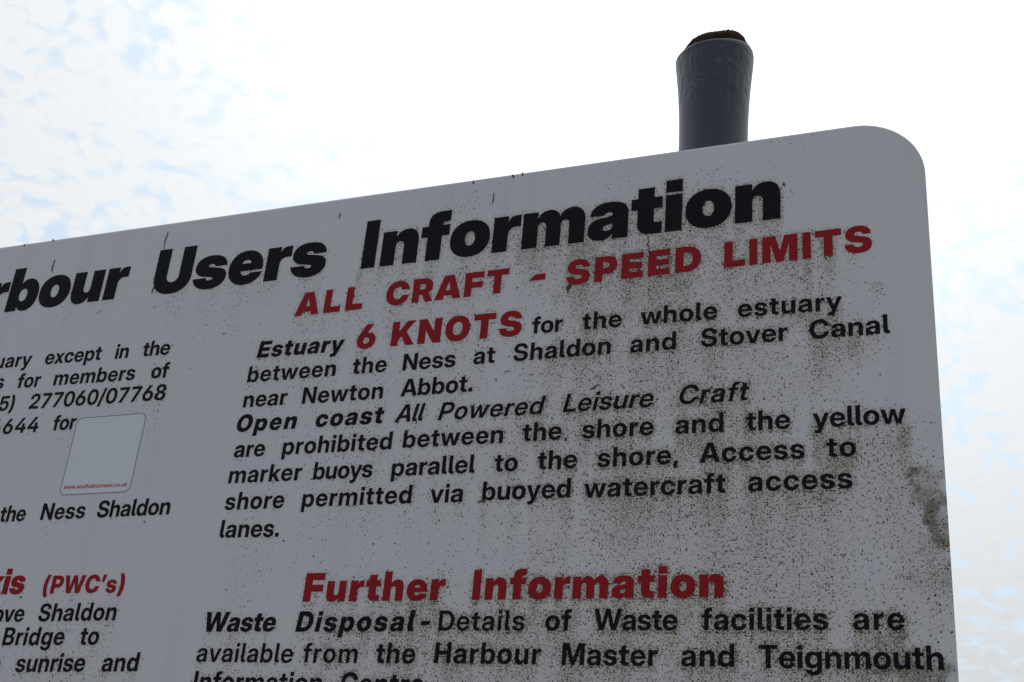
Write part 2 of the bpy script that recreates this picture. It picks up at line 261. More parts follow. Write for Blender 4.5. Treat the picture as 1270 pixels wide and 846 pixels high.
  'C': '1492;766,-24 562,-24* 236,156* 46,500* 46,744 46,990* 236,1335* 562,1514* 766,1514 906,1514* 1141,1432* 1320,1280* 1433,1068* 1448,938 1058,938 1048,994* 999,1083* 925,1144* 830,1177* 773,1177 665,1177* 515,1074* 437,881* 437,744 437,608* 515,416* 665,313* 773,313 830,313* 924,345* 998,407* 1047,495* 1058,550 1448,550 1432,420* 1320,209* 1141,57* 906,-24*',
  '’': '511;66,895 130,1490 478,1490 323,895',
  ')': '800;62,-294 129,-125* 222,167* 270,445* 270,592 270,759* 215,1103* 121,1428* 62,1566 418,1566 487,1454* 589,1134* 646,771* 646,592 646,348* 530,-104* 418,-294',
 },
 720: {
  'f': '770;730,1056 730,818 18,818 18,1056;209,0 209,1189 209,1290* 287,1423* 442,1490* 558,1490 612,1490* 711,1490* 730,1490 730,1252 717,1252* 652,1252* 628,1252 566,1252* 514,1200* 514,1137 514,0',
  'o': '1194;597,-24 436,-24* 193,113* 57,361* 57,527 57,693* 193,942* 436,1080* 597,1080 759,1080* 1001,942* 1137,693* 1137,527 1137,361* 1001,113* 759,-24*;597,222 667,222* 771,295* 830,432* 830,527 830,624* 771,761* 667,834* 597,834 528,834* 423,761* 364,624* 364,527 364,431* 423,295* 528,222*',
  'r': '772;103,0 103,1056 397,1056 397,875 399,875 428,971* 552,1063* 657,1063 683,1063* 727,1061* 745,1060 745,803 729,804* 654,808* 617,808 556,808* 461,752* 407,645* 407,566 407,0',
  't': '765;721,1056 721,818 18,818 18,1056;200,1344 504,1344 504,332 504,279* 547,238* 606,238 632,238* 702,238* 721,238 721,0 694,0* 595,0* 545,0 367,0* 200,138* 200,284',
  'h': '1205;407,584 407,0 103,0 103,1490 407,1490 407,780 352,780 402,920* 588,1078* 733,1078 847,1078* 1012,981* 1103,795* 1103,662 1103,0 798,0 798,604 798,708* 699,816* 608,816 549,816* 458,767* 407,664*',
  'e': '1154;588,-24 428,-24* 189,117* 57,367* 57,527 57,689* 190,938* 426,1080* 579,1080 696,1080* 887,1001* 1026,854* 1101,654* 1101,534 1101,452 163,452 163,643 955,643 818,599 818,677* 761,789* 657,850* 585,850 514,850* 410,789* 353,677* 353,599 353,466 353,387* 411,268* 520,202* 598,202 654,202* 742,235* 801,294* 814,333 1091,333 1072,228* 931,67* 717,-24*',
  'w': '1687;336,0 10,1056 329,1056 423,695 452,581* 505,336* 532,218 491,218 520,336* 578,581* 609,695 707,1056 980,1056 1078,695 1108,581* 1166,336* 1195,218 1154,218 1181,336* 1233,580* 1260,695 1353,1056 1677,1056 1351,0 1037,0 915,415 898,475* 865,602* 833,731* 816,794 872,794 855,731* 822,602* 790,475* 772,415 649,0',
  'l': '566;450,0 266,0* 103,135* 103,289 103,1490 407,1490 407,319 407,271* 447,232* 495,232 505,232* 529,232* 538,232 538,0 516,0* 472,0*',
  's': '1072;547,-26 408,-26* 192,59* 62,220* 53,333 353,333 360,266* 458,190* 541,190 622,190* 712,250* 712,297 712,338* 642,387* 577,400 391,435 237,465* 77,621* 77,743 77,844* 186,995* 390,1078* 529,1078 668,1078* 875,991* 991,830* 994,720 713,720 712,781* 615,863* 538,863 464,863* 380,801* 380,756 380,717* 446,666* 505,654 708,615 869,584* 1021,443* 1021,326 1021,220* 901,62* 687,-26*',
  'u': '1205;472,-22 360,-22* 193,75* 103,262* 103,394 103,1056 407,1056 407,452 407,349* 507,240* 597,240 656,240* 747,289* 798,392* 798,472 798,1056 1103,1056 1103,0 803,0 803,276 853,276 803,137* 618,-22*',
  'a': '1138;426,-18 320,-18* 157,52* 62,192* 62,297 62,387* 128,506* 243,579* 392,617* 474,625 571,634* 685,652* 734,687* 734,720 734,727 734,764* 694,821* 619,854* 567,854 514,854* 434,820* 387,760* 383,720 97,720 105,831* 221,991* 430,1078* 576,1078 686,1078* 857,1029* 975,935* 1036,800* 1036,715 1036,0 738,0 738,149 734,149 706,96* 622,22* 505,-18*;512,191 580,191* 681,241* 737,329* 737,385 737,489 724,482* 683,470* 628,458* 564,447* 529,442 480,434* 400,402* 353,348* 353,307 353,271* 393,218* 464,191*',
  'y': '1141;130,-418 130,-178 267,-178 302,-178* 346,-156* 376,-108* 390,-68 417,4 10,1056 330,1056 502,541 533,447* 589,257* 615,163 530,163 555,257* 611,448* 642,541 815,1056 1131,1056 668,-160 634,-249* 541,-364* 415,-418* 332,-418 283,-418* 179,-418*',
  'b': '1229;716,-22 646,-22* 527,18* 434,101* 404,162 403,162 403,0 103,0 103,1490 407,1490 407,911 408,911 442,968* 534,1042* 650,1078* 718,1078 853,1078* 1057,939* 1172,692* 1172,529 1172,364* 1059,115* 854,-22*;635,225 706,225* 808,297* 865,433* 865,529 865,626* 808,761* 706,833* 635,833 563,833* 453,758* 393,622* 393,529 393,437* 453,300* 563,225*',
  'n': '1205;407,584 407,0 103,0 103,1056 402,1056 402,780 352,780 402,920* 588,1078* 733,1078 847,1078* 1012,981* 1103,795* 1103,662 1103,0 798,0 798,604 798,708* 699,816* 608,816 549,816* 458,767* 407,664*',
  'N': '1488;108,0 108,1490 442,1490 909,745 932,710* 1000,591* 1076,454* 1110,391 1074,308 1070,378* 1064,558* 1062,724* 1062,771 1062,1490 1380,1490 1380,0 1045,0 620,676 593,719* 510,860* 409,1038* 355,1137 412,1171 419,1061* 425,867* 426,719* 426,677 426,0',
  'S': '1343;677,-24 486,-24* 214,97* 70,327* 70,489 376,489 378,410* 451,296* 587,236* 680,236 764,236* 888,282* 958,365* 958,421 958,468* 903,538* 787,590* 693,610 537,644 316,691* 99,899* 99,1059 99,1195* 241,1400* 498,1514* 668,1514 841,1514* 1093,1398* 1233,1182* 1237,1031 940,1031 933,1135* 788,1254* 670,1254 597,1254* 482,1208* 417,1127* 417,1074 417,1029* 469,964* 581,915* 671,896 811,865 931,840* 1106,765* 1219,662* 1273,527* 1273,443 1273,298* 1130,89* 863,-24*',
  'd': '1229;514,-22 376,-22* 170,115* 57,364* 57,529 57,692* 172,939* 377,1078* 511,1078 580,1078* 695,1042* 787,968* 821,911 822,911 822,1490 1127,1490 1127,0 826,0 826,162 825,162 795,101* 702,18* 583,-22*;594,225 667,225* 776,300* 836,437* 836,529 836,622* 776,758* 667,833* 594,833 525,833* 421,761* 364,626* 364,529 364,433* 421,297* 525,225*',
  'v': '1141;401,0 10,1056 330,1056 500,541 530,447* 585,257* 612,163 539,163 566,257* 619,447* 648,541 815,1056 1131,1056 741,0',
  'C': '1488;770,-24 566,-24* 245,162* 61,507* 61,744 61,983* 244,1329* 566,1514* 770,1514 902,1514* 1128,1436* 1301,1291* 1412,1087* 1430,961 1109,961 1096,1026* 1037,1127* 951,1197* 840,1234* 775,1234 651,1234* 475,1114* 381,895* 381,744 381,594* 474,376* 651,256* 775,256 840,256* 950,292* 1036,362* 1095,463* 1109,527 1430,527 1412,401* 1301,198* 1127,54* 902,-24*',
  'A': '1471;8,0 529,1490 941,1490 1462,0 1109,0 881,711 837,858* 745,1168* 693,1361 780,1361 726,1168* 633,858* 587,711 352,0;344,317 344,570 1127,570 1127,317',
  '.': '550;114,0 114,326 440,326 440,0',
  'p': '1229;103,-418 103,1056 403,1056 403,914 407,914 439,969* 532,1042* 650,1078* 718,1078 853,1078* 1057,939* 1172,692* 1172,529 1172,364* 1059,115* 854,-22* 716,-22 646,-22* 530,18* 440,98* 410,158 407,158 407,-418;635,225 706,225* 808,297* 865,433* 865,529 865,626* 808,761* 706,833* 635,833 563,833* 453,758* 393,622* 393,529 393,437* 453,300* 563,225*',
  'i': '510;103,0 103,1056 407,1056 407,0;103,1183 103,1487 407,1487 407,1183',
  'm': '1817;103,0 103,1056 396,1056 396,817 378,817 406,905* 508,1021* 642,1078* 717,1078 837,1078* 1016,939* 1035,817 1004,817 1023,899* 1126,1016* 1273,1078* 1359,1078 1461,1078* 1622,990* 1715,821* 1715,700 1715,0 1410,0 1410,642 1410,735* 1310,828* 1236,828 1180,828* 1100,779* 1055,692* 1055,633 1055,0 762,0 762,649 762,731* 667,828* 590,828 540,828* 456,780* 407,688* 407,622 407,0',
  'k': '1134;378,298 378,658 410,658 771,1056 1126,1056 651,522 579,522;103,0 103,1490 407,1490 407,0;793,0 466,455 667,668 1148,0',
  ',': '550;78,-314 150,245 442,245 290,-314',
  'c': '1143;590,-24 431,-24* 190,115* 57,364* 57,527 57,691* 190,940* 431,1080* 590,1080 695,1080* 873,1018* 1005,905* 1084,751* 1091,657 796,657 790,697* 759,762* 707,809* 638,835* 595,835 523,835* 419,760* 364,622* 364,527 364,433* 419,296* 523,221* 595,221 638,221* 706,246* 756,294* 788,360* 795,401 1091,401 1086,309* 1009,154* 876,39* 697,-24*',
  'W': '2049;408,0 8,1490 348,1490 518,766 539,672* 577,484* 613,297* 629,203 564,203 583,297* 621,484* 661,672* 684,766 863,1490 1186,1490 1364,766 1387,672* 1428,484* 1466,297* 1485,203 1418,203 1436,297* 1471,484* 1510,672* 1530,766 1700,1490 2041,1490 1640,0 1286,0 1079,801 1057,889* 1012,1108* 981,1248 1068,1248 1037,1108* 993,889* 970,801 763,0',
  'H': '1472;108,0 108,1490 426,1490 426,896 1046,896 1046,1490 1364,1490 1364,0 1046,0 1046,623 426,623 426,0',
  'M': '1837;108,0 108,1490 573,1490 809,818 824,769* 866,629* 911,476* 949,337* 960,290 881,290 893,337* 930,476* 974,629* 1015,769* 1030,818 1262,1490 1728,1490 1728,0 1416,0 1416,696 1416,746* 1420,886* 1424,1046* 1429,1210* 1429,1284 1467,1284 1444,1205* 1395,1036* 1349,876* 1308,742* 1293,696 1048,0 790,0 542,696 527,742* 485,876* 438,1036* 387,1205* 363,1284 408,1284 409,1210* 413,1046* 417,886* 421,746* 421,696 421,0',
  'T': '1305;44,1218 44,1490 1261,1490 1261,1218 812,1218 812,0 494,0 494,1218',
  'g': '1229;605,-432 453,-432* 243,-346* 124,-191* 109,-89 402,-89 412,-127* 468,-181* 552,-210* 605,-210 711,-210* 825,-94* 825,19 825,180 824,180 794,119* 701,39* 583,1* 514,1 376,1* 170,138* 57,380* 57,536 57,695* 172,940* 377,1078* 511,1078 580,1078* 697,1040* 791,962* 824,904 825,904 825,1056 1127,1056 1127,44 1127,-124* 996,-334* 761,-432*;594,243 667,243* 776,317* 836,451* 836,541 836,631* 776,765* 667,838* 594,838 525,838* 421,768* 364,635* 364,541 364,447* 421,314* 525,243*',
  'I': '537;110,0 110,1490 427,1490 427,0',
  'x': '1105;10,0 435,607 429,477 37,1056 369,1056 457,913 497,845* 569,720* 604,656 509,656 547,720* 618,845* 660,913 750,1056 1078,1056 675,477 681,607 1094,0 761,0 661,156 621,222* 550,343* 514,405 595,405 558,343* 487,222* 445,156 342,0',
  '5': '1320;659,-22 499,-22* 253,98* 108,315* 100,460 400,460 403,392* 472,285* 588,223* 661,223 737,223* 851,292* 915,415* 915,495 915,576* 852,699* 740,770* 666,770 570,770* 434,689* 410,617 121,617 166,1490 1128,1490 1128,1234 446,1234 420,893 422,893 479,950* 631,1008* 722,1008 823,1008* 1002,933* 1138,795* 1216,611* 1216,503 1216,349* 1077,112* 827,-22*',
  ')': '800;68,-294 140,-126* 236,169* 285,448* 285,592 285,755* 229,1097* 132,1425* 68,1566 360,1566 429,1453* 534,1131* 593,768* 593,592 593,352* 474,-100* 360,-294',
  '2': '1320;126,0 126,232 674,697 738,754* 840,853* 899,964* 899,1033 899,1102* 842,1204* 737,1261* 664,1261 587,1261* 474,1192* 412,1065* 412,975 120,975 120,1139* 253,1381* 498,1514* 665,1514 819,1514* 1059,1400* 1195,1191* 1195,1049 1195,944* 1117,772* 969,612* 865,523 557,257 557,255 1202,255 1202,0',
  '7': '1320;241,0 861,1224 861,1226 138,1226 138,1490 1182,1490 1182,1230 562,0',
  '0': '1320;660,-24 471,-24* 208,163* 71,507* 71,744 71,982* 208,1327* 471,1514* 660,1514 850,1514* 1113,1327* 1249,982* 1249,744 1249,507* 1113,163* 850,-24*;660,229 756,229* 885,354* 950,584* 950,744 950,905* 885,1136* 756,1261* 660,1261 565,1261* 435,1136* 370,905* 370,744 370,584* 435,354* 565,229*',
  '6': '1320;668,-22 503,-22* 250,109* 107,341* 107,492 107,612* 210,848* 310,992 654,1490 994,1490 520,815 457,815 478,849* 543,921* 649,970* 729,970 875,970* 1092,850* 1213,634* 1213,489 1213,339* 1074,108* 829,-22*;659,225 733,225* 848,294* 915,414* 915,489 915,564* 848,682* 733,750* 659,750 587,750* 471,682* 405,564* 405,489 405,414* 471,294* 587,225*',
  '/': '751;748,1560 268,-224 3,-224 483,1560',
  '8': '1320;659,-24 489,-24* 233,83* 89,275* 89,401 89,502* 180,660* 344,761* 452,775 452,774 309,796* 139,973* 139,1109 139,1228* 271,1411* 506,1514* 659,1514 815,1514* 1050,1412* 1181,1230* 1181,1109 1181,973* 1011,797* 868,774 868,775 976,761* 1140,660* 1231,502* 1231,401 1231,275* 1087,83* 830,-24*;659,205 734,205* 848,260* 911,359* 911,423 911,489* 847,590* 733,648* 659,648 586,648* 473,590* 408,489* 408,423 408,358* 472,260* 585,205*;659,882 725,882* 823,931* 877,1021* 877,1081 877,1141* 823,1230* 725,1279* 659,1279 594,1279* 496,1230* 442,1141* 442,1081 442,1021* 496,931* 594,882*',
  '4': '1320;43,318 43,563 694,1490 1010,1490 366,565 366,563 1276,563 1276,318;785,0 785,392 785,502 785,929 1080,929 1080,0',
  'B': '1321;108,0 108,1490 709,1490 871,1490* 1096,1394* 1213,1222* 1213,1108 1213,1022* 1147,889* 1026,800* 944,780 944,778 1035,770* 1182,680* 1267,526* 1267,420 1267,296* 1147,107* 914,0* 745,0;419,249 700,249 815,249* 942,348* 942,439 942,500* 886,588* 779,636* 704,636 419,636;419,873 685,873 750,873* 845,918* 896,1001* 896,1057 896,1142* 783,1241* 685,1241 419,1241',
 },
 660: {
  'A': '1444;11,0 537,1490 908,1490 1434,0 1112,0 868,748 826,884* 737,1177* 683,1369 764,1369 709,1177* 619,884* 576,748 324,0;336,337 336,572 1108,572 1108,337',
  'l': '547;439,0 263,0* 107,130* 107,279 107,1490 385,1490 385,307 385,255* 426,215* 477,215 486,215* 510,215* 519,215 519,0 499,0* 459,0*',
  'P': '1288;116,0 116,1490 697,1490 863,1490* 1105,1372* 1237,1155* 1237,1006 1237,858* 1103,640* 859,522* 692,522 276,522 276,767 679,767 764,767* 885,825* 952,933* 952,1006 952,1080* 885,1186* 764,1245* 679,1245 407,1245 407,0',
  'o': '1180;590,-24 432,-24* 193,114* 60,362* 60,527 60,692* 193,941* 432,1080* 590,1080 749,1080* 987,941* 1120,692* 1120,527 1120,362* 987,114* 749,-24*;590,204 666,204* 778,281* 840,427* 840,527 840,629* 778,774* 666,852* 590,852 515,852* 402,774* 340,629* 340,527 340,426* 402,281* 515,204*',
  'w': '1658;340,0 14,1056 305,1056 407,674 436,562* 490,321* 517,205 479,205 508,321* 567,562* 597,674 703,1056 955,1056 1059,674 1090,562* 1148,321* 1177,205 1139,205 1166,321* 1219,561* 1247,674 1349,1056 1644,1056 1318,0 1030,0 905,428 888,491* 853,621* 820,754* 802,819 856,819 839,754* 805,621* 771,491* 752,428 626,0',
  'e': '1143;583,-24 424,-24* 188,118* 60,367* 60,527 60,688* 191,938* 423,1080* 573,1080 689,1080* 877,1000* 1014,854* 1087,653* 1087,532 1087,457 163,457 163,640 951,640 826,594 826,678* 766,799* 655,865* 578,865 502,865* 391,799* 331,678* 331,594 331,473 331,388* 392,259* 508,188* 591,188 651,188* 744,223* 806,287* 820,330 1076,330 1056,225* 918,66* 709,-24*',
  'r': '750;107,0 107,1056 375,1056 375,878 378,878 407,972* 531,1065* 635,1065 661,1065* 703,1062* 720,1061 720,821 705,823* 634,828* 596,828 536,828* 440,773* 385,664* 385,583 385,0',
  'd': '1215;517,-22 379,-22* 173,116* 60,364* 60,529 60,691* 175,939* 380,1078* 515,1078 584,1078* 701,1041* 795,966* 829,908 830,908 830,1490 1108,1490 1108,0 834,0 834,162 833,162 801,100* 706,19* 586,-22*;586,206 664,206* 780,286* 844,431* 844,529 844,627* 780,771* 664,851* 586,851 513,851* 402,776* 340,632* 340,529 340,426* 402,282* 513,206*',
  'L': '1134;116,0 116,1490 407,1490 407,250 1089,250 1089,0',
  'i': '492;107,0 107,1056 385,1056 385,0;107,1209 107,1487 385,1487 385,1209',
  's': '1052;536,-25 403,-25* 193,57* 66,216* 57,330 331,330 339,258* 442,177* 531,177 617,177* 715,243* 715,295 715,339* 641,393* 575,406 392,443 240,473* 81,628* 81,749 81,848* 189,996* 386,1079* 520,1079 653,1079* 854,992* 967,833* 970,724 712,724 711,790* 609,877* 527,877 449,877* 358,809* 358,759 358,716* 429,661* 491,647 687,608 846,576* 996,435* 996,318 996,214* 879,59* 671,-25*',
  'u': '1188;480,-22 369,-22* 201,75* 107,261* 107,395 107,1056 385,1056 385,444 385,334* 491,219* 587,219 650,219* 748,271* 803,380* 803,465 803,1056 1081,1056 1081,0 808,0 808,272 858,272 807,132* 622,-22*',
  'C': '1486;772,-24 567,-24* 248,164* 67,509* 67,744 67,981* 248,1326* 567,1514* 772,1514 901,1514* 1123,1437* 1294,1295* 1404,1095* 1422,971 1129,971 1115,1038* 1052,1145* 961,1218* 844,1256* 776,1256 645,1256* 459,1130* 359,900* 359,744 359,589* 458,360* 645,234* 776,234 844,234* 960,271* 1051,345* 1114,450* 1129,517 1422,517 1404,394* 1294,194* 1122,52* 901,-24*',
  'a': '1123;430,-17 325,-17* 161,53* 66,193* 66,298 66,388* 133,507* 248,578* 398,615* 479,624 577,634* 691,651* 741,685* 741,720 741,727 741,769* 697,832* 617,868* 560,868 503,868* 416,832* 366,767* 362,724 98,724 105,832* 220,990* 425,1078* 568,1078 674,1078* 840,1028* 956,934* 1015,801* 1015,718 1015,0 744,0 744,149 740,149 713,99* 632,24* 513,-17*;504,180 579,180* 686,235* 743,329* 743,388 743,497 730,490* 687,477* 628,465* 559,453* 522,448 470,440* 385,406* 334,349* 334,304 334,266* 376,210* 452,180*',
  'f': '742;702,1056 702,836 17,836 17,1056;208,0 208,1200 208,1296* 284,1424* 433,1490* 542,1490 593,1490* 684,1490* 702,1490 702,1270 689,1270* 625,1270* 602,1270 539,1270* 486,1217* 486,1153 486,0',
  't': '739;694,1056 694,836 17,836 17,1056;201,1344 478,1344 478,317 478,262* 523,220* 583,220 608,220* 675,220* 694,220 694,0 668,0* 576,0* 531,0 361,0* 201,134* 201,275',
 },
 640: {
  'D': '1431;631,0 252,0 252,239 616,239 773,239* 979,358* 1079,585* 1079,746 1079,908* 979,1133* 776,1251* 622,1251 245,1251 245,1490 640,1490 863,1490* 1187,1309* 1363,976* 1363,746 1363,516* 1187,182* 860,0*;401,1490 401,0 119,0 119,1490',
  'e': '1139;581,-24 423,-24* 188,118* 61,367* 61,527 61,688* 191,938* 422,1080* 571,1080 686,1080* 874,1000* 1010,854* 1083,653* 1083,532 1083,459 163,459 163,638 950,638 829,593 829,678* 767,803* 654,870* 576,870 499,870* 386,803* 324,678* 324,593 324,475 324,388* 386,257* 504,184* 588,184 650,184* 744,220* 807,285* 821,329 1071,329 1051,225* 914,66* 707,-24*',
  't': '732;686,1056 686,842 17,842 17,1056;201,1344 470,1344 470,312 470,257* 515,214* 576,214 601,214* 667,214* 686,214 686,0 659,0* 570,0* 526,0 359,0* 201,133* 201,272',
  'a': '1118;432,-17 326,-17* 162,53* 67,194* 67,299 67,389* 134,507* 250,578* 399,615* 481,623 579,634* 693,651* 743,684* 743,720 743,727 743,770* 698,835* 616,872* 558,872 500,872* 411,835* 359,769* 355,725 99,725 105,832* 220,990* 424,1078* 565,1078 670,1078* 835,1028* 950,934* 1009,802* 1009,718 1009,0 745,0 745,149 741,149 715,100* 634,25* 515,-17*;501,177 579,177* 688,233* 744,329* 744,389 744,500 732,493* 688,479* 628,467* 557,455* 520,450 467,442* 380,408* 327,349* 327,304 327,264* 371,207* 449,177*',
  'i': '487;109,0 109,1056 378,1056 378,0;109,1218 109,1487 378,1487 378,1218',
  'l': '541;436,0 262,0* 109,128* 109,276 109,1490 378,1490 378,303 378,250* 419,210* 471,210 481,210* 505,210* 514,210 514,0 494,0* 455,0*',
  's': '1046;533,-25 401,-25* 193,57* 67,215* 59,329 324,329 332,255* 437,173* 528,173 616,173* 716,241* 716,294 716,339* 641,395* 575,408 393,445 241,476* 83,630* 83,751 83,849* 189,997* 385,1079* 517,1079 649,1079* 847,992* 960,834* 963,725 711,725 710,792* 607,882* 524,882 444,882* 351,811* 351,760 351,715* 423,659* 487,645 681,606 839,574* 989,432* 989,316 989,212* 872,59* 666,-25*',
  'v': '1117;410,0 15,1056 300,1056 485,517 515,427* 569,248* 595,158 531,158 557,248* 610,427* 639,517 821,1056 1102,1056 707,0',
  'b': '1211;693,-22 624,-22* 503,19* 408,100* 376,162 374,162 374,0 109,0 109,1490 378,1490 378,908 380,908 414,965* 508,1040* 627,1078* 695,1078 830,1078* 1035,939* 1150,691* 1150,529 1150,364* 1036,116* 831,-22*;627,201 703,201* 815,277* 878,424* 878,529 878,634* 815,780* 703,857* 627,857 548,857* 429,775* 364,629* 364,529 364,430* 429,282* 548,201*',
  'f': '733;693,1056 693,842 17,842 17,1056;208,0 208,1203 208,1298* 283,1425* 430,1490* 538,1490 587,1490* 676,1490* 693,1490 693,1276 681,1276* 616,1276* 594,1276 531,1276* 477,1222* 477,1158 477,0',
  'r': '743;109,0 109,1056 368,1056 368,879 371,879 400,972* 525,1065* 628,1065 654,1065* 696,1063* 712,1062 712,827 697,829* 627,834* 590,834 530,834* 434,779* 378,670* 378,588 378,0',
  'o': '1176;588,-24 431,-24* 193,114* 61,362* 61,527 61,692* 193,941* 431,1080* 588,1080 746,1080* 983,941* 1115,692* 1115,527 1115,362* 983,114* 746,-24*;588,198 665,198* 780,277* 843,425* 843,527 843,630* 780,778* 665,858* 588,858 511,858* 396,778* 333,630* 333,527 333,425* 396,277* 511,198*',
  'm': '1791;109,0 109,1056 369,1056 369,823 350,823 379,908* 480,1022* 614,1078* 688,1078 809,1078* 986,938* 1006,823 974,823 994,900* 1095,1015* 1242,1078* 1328,1078 1429,1078* 1590,990* 1683,821* 1683,698 1683,0 1413,0 1413,655 1413,755* 1303,852* 1225,852 1164,852* 1075,799* 1026,705* 1026,643 1026,0 765,0 765,665 765,750* 662,852* 580,852 525,852* 433,800* 378,700* 378,628 378,0',
  'w': '1649;342,0 15,1056 298,1056 402,668 431,556* 485,317* 512,201 476,201 505,317* 563,556* 594,668 702,1056 947,1056 1054,668 1084,556* 1142,317* 1171,201 1134,201 1161,317* 1215,555* 1244,668 1348,1056 1634,1056 1307,0 1028,0 902,432 884,495* 850,627* 816,762* 798,827 851,827 834,762* 799,627* 765,495* 746,432 618,0',
  '.': '550;127,0 127,302 429,302 429,0',
  'u': '1183;483,-22 372,-22* 203,75* 109,261* 109,396 109,1056 378,1056 378,441 378,329* 486,213* 584,213 648,213* 748,265* 805,376* 805,463 805,1056 1074,1056 1074,0 809,0 809,271 859,271 808,131* 623,-22*',
  'h': '1183;378,593 378,0 109,0 109,1490 378,1490 378,785 324,785 375,926* 560,1078* 700,1078 812,1078* 980,981* 1074,795* 1074,660 1074,0 805,0 805,615 805,727* 698,843* 599,843 535,843* 435,791* 378,680*',
  'd': '1211;518,-22 380,-22* 174,116* 61,364* 61,529 61,691* 176,939* 381,1078* 516,1078 585,1078* 703,1040* 797,965* 831,908 833,908 833,1490 1102,1490 1102,0 837,0 837,162 835,162 803,100* 707,19* 587,-22*;584,201 664,201* 782,282* 847,430* 847,529 847,629* 782,775* 664,857* 584,857 509,857* 396,780* 333,634* 333,529 333,424* 396,277* 509,201*',
  'n': '1183;378,593 378,0 109,0 109,1056 374,1056 374,785 324,785 375,926* 560,1078* 700,1078 812,1078* 980,981* 1074,795* 1074,660 1074,0 805,0 805,615 805,727* 698,843* 599,843 535,843* 435,791* 378,680*',
  'c': '1124;583,-24 427,-24* 192,116* 61,364* 61,527 61,690* 192,940* 427,1080* 583,1080 684,1080* 855,1020* 983,910* 1061,761* 1069,671 806,671 800,713* 765,782* 709,831* 634,859* 586,859 507,859* 393,777* 333,628* 333,527 333,426* 393,278* 507,197* 586,197 634,197* 708,224* 761,274* 796,344* 804,386 1069,386 1063,298* 986,148* 857,37* 685,-24*',
  'k': '1109;354,320 354,638 381,638 776,1056 1096,1056 610,531 553,531;109,0 109,1490 378,1490 378,0;802,0 448,471 628,659 1120,0',
 },
}
